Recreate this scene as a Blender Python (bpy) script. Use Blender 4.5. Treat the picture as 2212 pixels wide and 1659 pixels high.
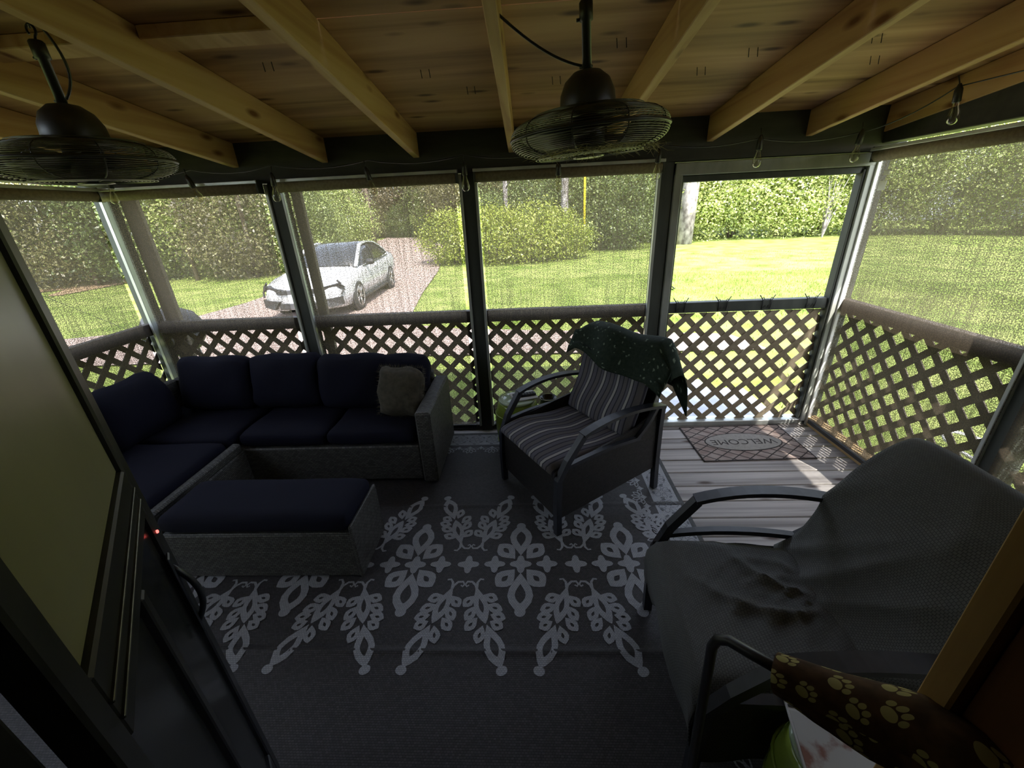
import bpy, math, random
import numpy as np
from mathutils import Vector, Matrix, Euler
random.seed(7); np.random.seed(7)
PI = math.pi; R = math.radians
for o in list(bpy.data.objects): bpy.data.objects.remove(o)
S = bpy.context.scene
COL = S.collection

# ------------------------------------------------------------------ camera
FPX, YAW, PITCH, ROLL, EYE = 868.47, 0.0529, 0.4078, -0.0484, 1.69
def cam_axes():
    cy, sy, cp, sp = math.cos(YAW), math.sin(YAW), math.cos(PITCH), math.sin(PITCH)
    f = Vector((-sy*cp, cy*cp, -sp)); r0 = Vector((cy, sy, 0)); u0 = r0.cross(f)
    c, s = math.cos(ROLL), math.sin(ROLL)
    return c*r0 + s*u0, -s*r0 + c*u0, f
_r, _u, _f = cam_axes()
cd = bpy.data.cameras.new('camera'); cam = bpy.data.objects.new('camera', cd); COL.objects.link(cam)
cd.sensor_fit = 'HORIZONTAL'; cd.sensor_width = 36.0; cd.lens = 36.0*FPX/2212.0
cd.clip_start = 0.02; cd.clip_end = 500
M3 = Matrix((( _r.x, _u.x, -_f.x), (_r.y, _u.y, -_f.y), (_r.z, _u.z, -_f.z)))
cam.matrix_world = Matrix.Translation((0, 0, EYE)) @ M3.to_4x4()
S.camera = cam

# ------------------------------------------------------------------ sky, sun, exposure
SUN_DIR = Vector((0.247, -0.548, 0.80)).normalized()
w = bpy.data.worlds.new('world'); S.world = w; w.use_nodes = True
nt = w.node_tree; nt.nodes.clear()
sk = nt.nodes.new('ShaderNodeTexSky'); sk.sky_type = 'NISHITA'; sk.sun_disc = False
sk.sun_elevation = R(53); sk.sun_rotation = R(155.7); sk.air_density = 1.0; sk.dust_density = 1.6; sk.ozone_density = 1.0
bg = nt.nodes.new('ShaderNodeBackground'); bg.inputs[1].default_value = 0.50
wo = nt.nodes.new('ShaderNodeOutputWorld')
hs_ = nt.nodes.new('ShaderNodeHueSaturation'); hs_.inputs['Saturation'].default_value = 0.55
nt.links.new(sk.outputs[0], hs_.inputs['Color']); nt.links.new(hs_.outputs[0], bg.inputs[0]); nt.links.new(bg.outputs[0], wo.inputs[0])
sl = bpy.data.lights.new('sun', 'SUN'); sl.energy = 6.0; sl.angle = R(0.53); sl.color = (1.0, 0.95, 0.86)
so = bpy.data.objects.new('sun', sl); COL.objects.link(so)
so.rotation_euler = SUN_DIR.to_track_quat('Z', 'Y').to_euler(); so.location = (6, -12, 18)
vs = S.view_settings
vs.view_transform = 'Standard'; vs.look = 'None'; vs.gamma = 1.0; vs.use_curve_mapping = False
vs.exposure = 1.5
S.cycles.use_denoising = True
S.cycles.max_bounces = 7; S.cycles.diffuse_bounces = 4; S.cycles.glossy_bounces = 2; S.cycles.adaptive_threshold = 0.045
S.cycles.transparent_max_bounces = 16; S.cycles.transmission_bounces = 4
S.cycles.caustics_reflective = False; S.cycles.caustics_refractive = False
S.cycles.sample_clamp_indirect = 6.0

# ------------------------------------------------------------------ materials
MATS = {}
def _new(name):
    m = bpy.data.materials.new(name); m.use_nodes = True
    t = m.node_tree; t.nodes.clear()
    out = t.nodes.new('ShaderNodeOutputMaterial'); MATS[name] = m
    return m, t, out
def N(t, kind, **kw):
    n = t.nodes.new(kind)
    for k, v in kw.items():
        if hasattr(n, k): setattr(n, k, v)
    return n
def vecsrc(t, coord, scale, rot=(0, 0, 0)):
    tc = N(t, 'ShaderNodeTexCoord'); mp = N(t, 'ShaderNodeMapping')
    mp.inputs['Scale'].default_value = scale; mp.inputs['Rotation'].default_value = rot
    t.links.new(tc.outputs[coord], mp.inputs[0]); return mp.outputs[0]
def ramp(t, src, stops):
    r = N(t, 'ShaderNodeValToRGB'); e = r.color_ramp.elements
    while len(e) < len(stops): e.new(0.5)
    for i, (p, c) in enumerate(stops):
        e[i].position = p; e[i].color = (*c, 1)
    t.links.new(src, r.inputs[0]); return r.outputs[0]
def principled(t, out, rough=0.6, metal=0.0, spec=0.5):
    p = N(t, 'ShaderNodeBsdfPrincipled')
    p.inputs['Roughness'].default_value = rough; p.inputs['Metallic'].default_value = metal
    p.inputs['Specular IOR Level'].default_value = spec
    t.links.new(p.outputs[0], out.inputs[0]); return p
def bump(t, p, src, strength, dist=0.01):
    b = N(t, 'ShaderNodeBump'); b.inputs['Strength'].default_value = strength; b.inputs['Distance'].default_value = dist
    t.links.new(src, b.inputs['Height']); t.links.new(b.outputs[0], p.inputs['Normal'])
def noise_mat(name, c1, c2, scale=(5, 5, 5), rough=0.6, metal=0.0, spec=0.5, bmp=0.0, detail=4, coord='Object', lo=0.35, hi=0.65):
    m, t, out = _new(name); p = principled(t, out, rough, metal, spec)
    n = N(t, 'ShaderNodeTexNoise'); n.inputs['Scale'].default_value = 1.0; n.inputs['Detail'].default_value = detail
    t.links.new(vecsrc(t, coord, scale), n.inputs['Vector'])
    t.links.new(ramp(t, n.outputs[0], [(lo, c1), (hi, c2)]), p.inputs['Base Color'])
    if bmp: bump(t, p, n.outputs[0], bmp)
    return m
def wood_mat(name, c1, c2, c3, axis='Y', fine=60, rough=0.65, knots=True, bmp=0.15):
    m, t, out = _new(name); p = principled(t, out, rough, 0, 0.3)
    i = 'XYZ'.index(axis); sc = [fine]*3; sc[i] = 1.5
    oi = N(t, 'ShaderNodeObjectInfo'); v = vecsrc(t, 'Object', tuple(sc))
    ad = N(t, 'ShaderNodeVectorMath', operation='ADD'); t.links.new(v, ad.inputs[0])
    ml = N(t, 'ShaderNodeVectorMath', operation='SCALE'); ml.inputs['Scale'].default_value = 97.0
    cb = N(t, 'ShaderNodeCombineXYZ'); t.links.new(oi.outputs['Random'], cb.inputs[0]); t.links.new(oi.outputs['Random'], cb.inputs[1])
    t.links.new(cb.outputs[0], ml.inputs[0]); t.links.new(ml.outputs[0], ad.inputs[1])
    n = N(t, 'ShaderNodeTexNoise'); n.inputs['Scale'].default_value = 0.35; n.inputs['Detail'].default_value = 6; n.inputs['Distortion'].default_value = 0.6
    t.links.new(ad.outputs[0], n.inputs['Vector'])
    col = ramp(t, n.outputs[0], [(0.3, c1), (0.5, c2), (0.68, c3)])
    if knots:
        sc2 = [9]*3; sc2[i] = 3.0
        vo = N(t, 'ShaderNodeTexVoronoi'); vo.inputs['Scale'].default_value = 1.0
        v2 = vecsrc(t, 'Object', tuple(sc2)); a2 = N(t, 'ShaderNodeVectorMath', operation='ADD')
        t.links.new(v2, a2.inputs[0]); t.links.new(ml.outputs[0], a2.inputs[1]); t.links.new(a2.outputs[0], vo.inputs['Vector'])
        k = ramp(t, vo.outputs['Distance'], [(0.07, (0, 0, 0)), (0.2, (1, 1, 1))])
        mx = N(t, 'ShaderNodeMix', data_type='RGBA'); t.links.new(k, mx.inputs[0])
        mx.inputs[6].default_value = (c1[0]*0.45, c1[1]*0.35, c1[2]*0.3, 1); t.links.new(col, mx.inputs[7]); col = mx.outputs[2]
    t.links.new(col, p.inputs['Base Color'])
    if bmp: bump(t, p, n.outputs[0], bmp, 0.004)
    return m
def weave_mat(name, c1, c2, mortar, scale, bw=0.5, bh=0.25, ms=0.03, rough=0.6, bmp=0.6, dist=0.006, spec=0.4):
    m, t, out = _new(name); p = principled(t, out, rough, 0, spec)
    b = N(t, 'ShaderNodeTexBrick'); b.inputs['Scale'].default_value = scale
    b.inputs['Color1'].default_value = (*c1, 1); b.inputs['Color2'].default_value = (*c2, 1); b.inputs['Mortar'].default_value = (*mortar, 1)
    b.inputs['Mortar Size'].default_value = ms; b.inputs['Brick Width'].default_value = bw; b.inputs['Row Height'].default_value = bh
    b.inputs['Mortar Smooth'].default_value = 0.6
    t.links.new(vecsrc(t, 'UV', (1, 1, 1)), b.inputs['Vector'])
    t.links.new(b.outputs['Color'], p.inputs['Base Color'])
    iv = N(t, 'ShaderNodeMath', operation='SUBTRACT'); iv.inputs[0].default_value = 1.0; t.links.new(b.outputs['Fac'], iv.inputs[1])
    bump(t, p, iv.outputs[0], bmp, dist)
    return m
def plain(name, c, rough=0.5, metal=0.0, spec=0.5):
    v = tuple(min(1, x*1.12) for x in c)
    return noise_mat(name, c, v, (12, 12, 12), rough, metal, spec)
def leaf_mat(name, c1, c2, c3):
    m, t, out = _new(name)
    oi = N(t, 'ShaderNodeObjectInfo')
    n = N(t, 'ShaderNodeTexNoise'); n.inputs['Scale'].default_value = 1.7; n.inputs['Detail'].default_value = 3
    t.links.new(vecsrc(t, 'Object', (1, 1, 1)), n.inputs['Vector'])
    wn = N(t, 'ShaderNodeTexWhiteNoise'); g = N(t, 'ShaderNodeNewGeometry')
    t.links.new(g.outputs['Random Per Island'], wn.inputs['Vector'])
    ad = N(t, 'ShaderNodeMath', operation='MULTIPLY_ADD'); t.links.new(wn.outputs['Value'], ad.inputs[0]); ad.inputs[1].default_value = 0.45
    t.links.new(n.outputs[0], ad.inputs[2])
    a2 = N(t, 'ShaderNodeMath', operation='MULTIPLY_ADD'); t.links.new(oi.outputs['Random'], a2.inputs[0]); a2.inputs[1].default_value = 0.2
    t.links.new(ad.outputs[0], a2.inputs[2])
    col = ramp(t, a2.outputs[0], [(0.45, c1), (0.75, c2), (1.0, c3)])
    d = N(t, 'ShaderNodeBsdfDiffuse'); tr = N(t, 'ShaderNodeBsdfTranslucent'); gl = N(t, 'ShaderNodeBsdfGlossy'); gl.inputs['Roughness'].default_value = 0.45
    t.links.new(col, d.inputs[0]); t.links.new(col, tr.inputs[0])
    m1 = N(t, 'ShaderNodeMixShader'); m1.inputs[0].default_value = 0.35
    t.links.new(d.outputs[0], m1.inputs[1]); t.links.new(tr.outputs[0], m1.inputs[2])
    m2 = N(t, 'ShaderNodeMixShader'); m2.inputs[0].default_value = 0.05
    t.links.new(m1.outputs[0], m2.inputs[1]); t.links.new(gl.outputs[0], m2.inputs[2])
    t.links.new(m2.outputs[0], out.inputs[0]); return m

wood_mat('rafter_pine', (0.42, 0.235, 0.105), (0.57, 0.36, 0.17), (0.65, 0.44, 0.23), 'Y', 40)
wood_mat('plywood', (0.20, 0.10, 0.042), (0.42, 0.24, 0.11), (0.56, 0.345, 0.18), 'X', 22, bmp=0.25)
wood_mat('deck_wood', (0.22, 0.20, 0.19), (0.42, 0.39, 0.37), (0.55, 0.515, 0.49), 'X', 55)
wood_mat('tan_board', (0.34, 0.20, 0.07), (0.44, 0.27, 0.10), (0.52, 0.34, 0.15), 'Z', 60, knots=False)
wood_mat('sill_pine', (0.42, 0.27, 0.12), (0.55, 0.37, 0.18), (0.62, 0.45, 0.25), 'Y', 60, knots=False)
wood_mat('brown_jamb', (0.10, 0.04, 0.015), (0.16, 0.065, 0.025), (0.20, 0.09, 0.035), 'Z', 60, knots=False)
noise_mat('post_green', (0.030, 0.036, 0.030), (0.055, 0.062, 0.052), (14, 14, 3), 0.6)
noise_mat('track_grey', (0.40, 0.42, 0.40), (0.55, 0.57, 0.54), (8, 8, 3), 0.35, 0.3)
noise_mat('outer_brown', (0.16, 0.13, 0.10), (0.22, 0.18, 0.14), (20, 20, 4), 0.8)
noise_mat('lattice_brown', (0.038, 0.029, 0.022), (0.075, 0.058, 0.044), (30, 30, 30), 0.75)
noise_mat('lattice_glare', (0.25, 0.205, 0.14), (0.36, 0.30, 0.21), (30, 30, 30), 0.75)  # lattice brown lightened: veiling glare at the door put into the colour
noise_mat('header_dark', (0.022, 0.024, 0.020), (0.045, 0.045, 0.038), (3, 14, 14), 0.7)
noise_mat('siding', (0.36, 0.33, 0.26), (0.44, 0.41, 0.33), (3, 3, 3), 0.6)
noise_mat('black_metal', (0.010, 0.010, 0.012), (0.020, 0.020, 0.024), (20, 20, 20), 0.42, 0.0, 0.6)
noise_mat('blue_black_metal', (0.012, 0.014, 0.020), (0.020, 0.023, 0.032), (20, 20, 20), 0.38, 0.0, 0.7)
noise_mat('fan_black', (0.010, 0.010, 0.009), (0.024, 0.023, 0.020), (18, 18, 18), 0.42, 0.0, 0.6)
noise_mat('wire_metal', (0.10, 0.10, 0.08), (0.17, 0.17, 0.13), (18, 18, 18), 0.3, 0.85)
noise_mat('cream_panel', (0.27, 0.255, 0.165), (0.33, 0.315, 0.21), (4, 4, 2), 0.35)
noise_mat('dark_glass_panel', (0.015, 0.016, 0.016), (0.028, 0.029, 0.030), (4, 4, 2), 0.22, 0, 0.5)
weave_mat('wicker_grey', (0.14, 0.138, 0.128), (0.07, 0.069, 0.063), (0.010, 0.010, 0.009), 22, rough=0.5, bmp=0.9)
weave_mat('wicker_brown', (0.040, 0.036, 0.033), (0.024, 0.021, 0.020), (0.006, 0.006, 0.006), 27, rough=0.4, bmp=0.9)
weave_mat('navy_fabric', (0.0060, 0.0065, 0.017), (0.0075, 0.008, 0.021), (0.0045, 0.005, 0.013), 160, rough=0.85, bmp=0.25, dist=0.002, spec=0.2)
weave_mat('grey_cover', (0.115, 0.115, 0.11), (0.135, 0.135, 0.13), (0.055, 0.055, 0.052), 55, bw=0.5, bh=0.5, ms=0.05, rough=0.85, bmp=0.5, dist=0.003, spec=0.2)
weave_mat('rug_dark', (0.075, 0.070, 0.072), (0.045, 0.042, 0.044), (0.020, 0.019, 0.020), 52, bw=0.6, bh=0.4, ms=0.05, rough=0.55, bmp=0.8, dist=0.004, spec=0.5)
weave_mat('rug_white', (0.46, 0.47, 0.50), (0.38, 0.39, 0.42), (0.18, 0.18, 0.19), 52, bw=0.6, bh=0.4, ms=0.04, rough=0.6, bmp=0.6, dist=0.003)
noise_mat('rug_grey_motif', (0.10, 0.105, 0.115), (0.16, 0.165, 0.18), (200, 200, 200), 0.7)
noise_mat('rug_binding', (0.045, 0.047, 0.045), (0.07, 0.07, 0.068), (60, 60, 60), 0.7)
noise_mat('mat_tile', (0.24, 0.17, 0.145), (0.35, 0.285, 0.25), (9, 14, 9), 0.8, bmp=0.3)
noise_mat('mat_line', (0.025, 0.018, 0.017), (0.045, 0.034, 0.03), (60, 60, 60), 0.8)
noise_mat('mat_oval', (0.27, 0.25, 0.225), (0.34, 0.315, 0.285), (60, 60, 60), 0.85)
noise_mat('lime_glaze', (0.26, 0.36, 0.05), (0.34, 0.45, 0.075), (4, 4, 4), 0.15, 0, 0.6)
noise_mat('lime_top', (0.38, 0.48, 0.30), (0.46, 0.55, 0.38), (4, 4, 4), 0.1, 0, 0.6)
noise_mat('paper', (0.55, 0.54, 0.52), (0.66, 0.65, 0.63), (14, 14, 14), 0.5)
noise_mat('magazine_print', (0.30, 0.15, 0.12), (0.55, 0.54, 0.52), (16, 16, 16), 0.3, lo=0.36, hi=0.46)
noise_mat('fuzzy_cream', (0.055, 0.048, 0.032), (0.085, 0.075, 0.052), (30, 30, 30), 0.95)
noise_mat('straw', (0.36, 0.34, 0.16), (0.52, 0.48, 0.25), (30, 30, 30), 0.9)
noise_mat('lawn', (0.085, 0.130, 0.020), (0.235, 0.270, 0.080), (1.6, 1.6, 1.6), 0.9, spec=0.1, detail=12, bmp=0.6, lo=0.3, hi=0.7)
noise_mat('grass_blade', (0.09, 0.14, 0.02), (0.22, 0.28, 0.06), (0.9, 0.9, 0.9), 0.8, spec=0.1)
noise_mat('gravel', (0.18, 0.135, 0.115), (0.34, 0.27, 0.24), (11, 11, 11), 0.95, spec=0.1, detail=10, bmp=0.5, lo=0.3, hi=0.7)
noise_mat('leaf_litter', (0.16, 0.10, 0.05), (0.36, 0.25, 0.15), (4, 4, 4), 0.95, detail=10)
noise_mat('concrete', (0.30, 0.31, 0.33), (0.42, 0.43, 0.46), (6, 6, 6), 0.9)
noise_mat('bark_brown', (0.06, 0.045, 0.03), (0.15, 0.115, 0.085), (9, 9, 2), 0.95, bmp=0.6)
noise_mat('bark_pale', (0.10, 0.085, 0.08), (0.33, 0.305, 0.30), (5, 5, 3), 0.9, bmp=0.4)
leaf_mat('leaf_bright', (0.075, 0.11, 0.022), (0.22, 0.29, 0.06), (0.46, 0.50, 0.18))
leaf_mat('leaf_yellow', (0.10, 0.14, 0.015), (0.24, 0.29, 0.035), (0.40, 0.43, 0.09))
leaf_mat('leaf_mid', (0.04, 0.065, 0.015), (0.11, 0.15, 0.04), (0.26, 0.31, 0.10))
leaf_mat('leaf_olive', (0.055, 0.05, 0.022), (0.14, 0.125, 0.055), (0.29, 0.28, 0.12))
leaf_mat('leaf_brown', (0.06, 0.042, 0.025), (0.15, 0.11, 0.07), (0.28, 0.24, 0.13))
noise_mat('car_white', (0.40, 0.405, 0.42), (0.45, 0.455, 0.47), (2, 2, 2), 0.18, 0, 0.6)
noise_mat('car_glass', (0.016, 0.017, 0.018), (0.030, 0.031, 0.034), (2, 2, 2), 0.06, 0, 0.8)
noise_mat('car_black', (0.012, 0.012, 0.013), (0.028, 0.028, 0.030), (14, 14, 14), 0.5)
noise_mat('rubber', (0.015, 0.015, 0.015), (0.03, 0.03, 0.03), (10, 10, 10), 0.8)
noise_mat('alloy', (0.32, 0.30, 0.29), (0.50, 0.48, 0.46), (10, 10, 10), 0.3, 0.8)
noise_mat('yellow_paint', (0.75, 0.55, 0.02), (0.85, 0.66, 0.04), (4, 4, 4), 0.5)
noise_mat('white_siding', (0.62, 0.64, 0.70), (0.72, 0.74, 0.80), (2, 2, 8), 0.6)
noise_mat('roof_dark', (0.10, 0.10, 0.11), (0.18, 0.18, 0.19), (3, 3, 3), 0.8)
noise_mat('interior_paint', (0.30, 0.26, 0.20), (0.36, 0.31, 0.25), (2, 2, 2), 0.8)
noise_mat('hem_black', (0.010, 0.010, 0.010), (0.02, 0.02, 0.02), (20, 20, 20), 0.5)
noise_mat('roller_brown', (0.13, 0.10, 0.06), (0.19, 0.15, 0.095), (60, 60, 60), 0.75)
noise_mat('white_plastic', (0.62, 0.62, 0.60), (0.70, 0.70, 0.68), (10, 10, 10), 0.5)
noise_mat('rope', (0.10, 0.095, 0.08), (0.17, 0.16, 0.14), (60, 60, 60), 0.9)

def shade_mat(name, off, k=1.0):
    m, t, out = _new(name)
    v = vecsrc(t, 'UV', (1, 1, 1))
    n = N(t, 'ShaderNodeTexNoise'); n.inputs['Scale'].default_value = 165; n.inputs['Detail'].default_value = 3
    t.links.new(v, n.inputs['Vector'])
    n2 = N(t, 'ShaderNodeTexNoise'); n2.inputs['Scale'].default_value = 1.0; n2.inputs['Detail'].default_value = 5
    t.links.new(vecsrc(t, 'UV', (70, 2.5, 1)), n2.inputs['Vector'])
    a = N(t, 'ShaderNodeMath', operation='MULTIPLY_ADD'); t.links.new(n.outputs[0], a.inputs[0]); a.inputs[1].default_value = 2.6
    s = N(t, 'ShaderNodeMath', operation='MULTIPLY_ADD'); t.links.new(n2.outputs[0], s.inputs[0]); s.inputs[1].default_value = 0.7; s.inputs[2].default_value = off
    t.links.new(s.outputs[0], a.inputs[2])
    cl = N(t, 'ShaderNodeClamp'); cl.inputs['Min'].default_value = 0.08; cl.inputs['Max'].default_value = 0.93
    t.links.new(a.outputs[0], cl.inputs[0])
    tp = N(t, 'ShaderNodeBsdfTransparent')
    d = N(t, 'ShaderNodeBsdfDiffuse'); d.inputs[0].default_value = (0.10*k, 0.082*k, 0.060*k, 1)
    tr = N(t, 'ShaderNodeBsdfTranslucent'); tr.inputs[0].default_value = (0.20*k, 0.165*k, 0.12*k, 1)
    m1 = N(t, 'ShaderNodeMixShader'); m1.inputs[0].default_value = 0.5
    t.links.new(d.outputs[0], m1.inputs[1]); t.links.new(tr.outputs[0], m1.inputs[2])
    m2 = N(t, 'ShaderNodeMixShader'); t.links.new(cl.outputs[0], m2.inputs[0])
    t.links.new(tp.outputs[0], m2.inputs[1]); t.links.new(m1.outputs[0], m2.inputs[2])
    t.links.new(m2.outputs[0], out.inputs[0])
shade_mat('shade_fabric', -0.99); shade_mat('shade_fabric_oblique', -0.86, 0.55)  # second copy puts the side shades' oblique-view dimming into opacity and colour
def stripe_mat():
    m, t, out = _new('stripe_fabric'); p = principled(t, out, 0.85, 0, 0.2)
    tc = N(t, 'ShaderNodeTexCoord'); sx = N(t, 'ShaderNodeSeparateXYZ'); t.links.new(tc.outputs['UV'], sx.inputs[0])
    a = N(t, 'ShaderNodeMath', operation='MULTIPLY'); a.inputs[1].default_value = 1/0.115; t.links.new(sx.outputs[0], a.inputs[0])
    f = N(t, 'ShaderNodeMath', operation='FRACT'); t.links.new(a.outputs[0], f.inputs[0])
    r = N(t, 'ShaderNodeValToRGB'); r.color_ramp.interpolation = 'CONSTANT'; e = r.color_ramp.elements
    stops = [(0.0, (0.36, 0.34, 0.32)), (0.15, (0.04, 0.038, 0.05)), (0.22, (0.12, 0.115, 0.135)), (0.44, (0.04, 0.038, 0.05)),
             (0.51, (0.125, 0.115, 0.115)), (0.74, (0.045, 0.042, 0.055)), (0.81, (0.12, 0.118, 0.14)), (0.95, (0.05, 0.048, 0.058))]
    while len(e) < len(stops): e.new(0.5)
    for i, (q, c) in enumerate(stops): e[i].position = q; e[i].color = (*c, 1)
    t.links.new(f.outputs[0], r.inputs[0]); t.links.new(r.outputs[0], p.inputs['Base Color'])
    n = N(t, 'ShaderNodeTexNoise'); n.inputs['Scale'].default_value = 500; t.links.new(tc.outputs['UV'], n.inputs['Vector']); bump(t, p, n.outputs[0], 0.3, 0.002)
stripe_mat()
def spot_mat(name, base1, base2, spot, scale, thr, soft, rough=0.85, coord='UV'):
    m, t, out = _new(name); p = principled(t, out, rough, 0, 0.2)
    vo = N(t, 'ShaderNodeTexVoronoi'); vo.inputs['Scale'].default_value = 1
    v = vecsrc(t, coord, scale); n0 = N(t, 'ShaderNodeTexNoise'); n0.inputs['Scale'].default_value = 1.4
    t.links.new(v, n0.inputs['Vector'])
    mx0 = N(t, 'ShaderNodeVectorMath', operation='ADD'); t.links.new(v, mx0.inputs[0]); t.links.new(n0.outputs['Color'], mx0.inputs[1])
    t.links.new(mx0.outputs[0], vo.inputs['Vector'])
    k = ramp(t, vo.outputs['Distance'], [(thr, (1, 1, 1)), (thr+soft, (0, 0, 0))])
    n = N(t, 'ShaderNodeTexNoise'); n.inputs['Scale'].default_value = 2; t.links.new(v, n.inputs['Vector'])
    b = ramp(t, n.outputs[0], [(0.35, base1), (0.65, base2)])
    mx = N(t, 'ShaderNodeMix', data_type='RGBA'); t.links.new(k, mx.inputs[0]); t.links.new(b, mx.inputs[6]); mx.inputs[7].default_value = (*spot, 1)
    t.links.new(mx.outputs[2], p.inputs['Base Color'])
def paw_mat(name, base1, base2, spot, scale):
    m, t, out = _new(name); p = principled(t, out, 0.85, 0, 0.2)
    v = vecsrc(t, 'UV', scale, (0, 0, 0.5)); vo = N(t, 'ShaderNodeTexVoronoi'); vo.voronoi_dimensions = '2D'; vo.inputs['Scale'].default_value = 1; vo.inputs['Randomness'].default_value = 0.55
    t.links.new(v, vo.inputs['Vector'])
    lc = N(t, 'ShaderNodeVectorMath', operation='SUBTRACT'); t.links.new(v, lc.inputs[0]); t.links.new(vo.outputs['Position'], lc.inputs[1])
    acc = None
    for (ox, oy, sx, sy) in ((0, -.08, .21, .17), (-.27, .10, .085, .12), (-.10, .25, .085, .12), (.10, .25, .085, .12), (.27, .10, .085, .12)):
        a = N(t, 'ShaderNodeVectorMath', operation='SUBTRACT'); t.links.new(lc.outputs[0], a.inputs[0]); a.inputs[1].default_value = (ox, oy, 0)
        b = N(t, 'ShaderNodeVectorMath', operation='MULTIPLY'); t.links.new(a.outputs[0], b.inputs[0]); b.inputs[1].default_value = (1/sx, 1/sy, 0)
        l = N(t, 'ShaderNodeVectorMath', operation='LENGTH'); t.links.new(b.outputs[0], l.inputs[0])
        c = N(t, 'ShaderNodeMath', operation='LESS_THAN'); t.links.new(l.outputs['Value'], c.inputs[0]); c.inputs[1].default_value = 1.0
        if acc is None: acc = c.outputs[0]
        else:
            d = N(t, 'ShaderNodeMath', operation='MAXIMUM'); t.links.new(acc, d.inputs[0]); t.links.new(c.outputs[0], d.inputs[1]); acc = d.outputs[0]
    n = N(t, 'ShaderNodeTexNoise'); n.inputs['Scale'].default_value = 2; t.links.new(v, n.inputs['Vector'])
    bs = ramp(t, n.outputs[0], [(0.35, base1), (0.65, base2)])
    mx = N(t, 'ShaderNodeMix', data_type='RGBA'); t.links.new(acc, mx.inputs[0]); t.links.new(bs, mx.inputs[6]); mx.inputs[7].default_value = (*spot, 1)
    t.links.new(mx.outputs[2], p.inputs['Base Color'])
paw_mat('paw_print', (0.045, 0.022, 0.010), (0.085, 0.042, 0.018), (0.36, 0.31, 0.12), (19, 17, 1))
spot_mat('green_towel', (0.012, 0.022, 0.014), (0.022, 0.034, 0.022), (0.16, 0.20, 0.15), (26, 26, 1), 0.17, 0.06)
def glass_mat(name, tint=(1, 1, 1)):
    m, t, out = _new(name)
    fr = N(t, 'ShaderNodeLayerWeight'); fr.inputs[0].default_value = 0.25
    tp = N(t, 'ShaderNodeBsdfTransparent'); tp.inputs[0].default_value = (*tint, 1)
    gl = N(t, 'ShaderNodeBsdfGlossy'); gl.inputs['Roughness'].default_value = 0.03
    mx = N(t, 'ShaderNodeMixShader'); t.links.new(fr.outputs['Facing'], mx.inputs[0]); t.links.new(tp.outputs[0], mx.inputs[1]); t.links.new(gl.outputs[0], mx.inputs[2])
    t.links.new(mx.outputs[0], out.inputs[0])
glass_mat('bulb_glass', (0.95, 0.93, 0.85))
def emis(name, c, s):
    m, t, out = _new(name); e = N(t, 'ShaderNodeEmission'); e.inputs[0].default_value = (*c, 1); e.inputs[1].default_value = s
    t.links.new(e.outputs[0], out.inputs[0])
emis('red_led', (1.0, 0.12, 0.10), 1.2)

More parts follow.
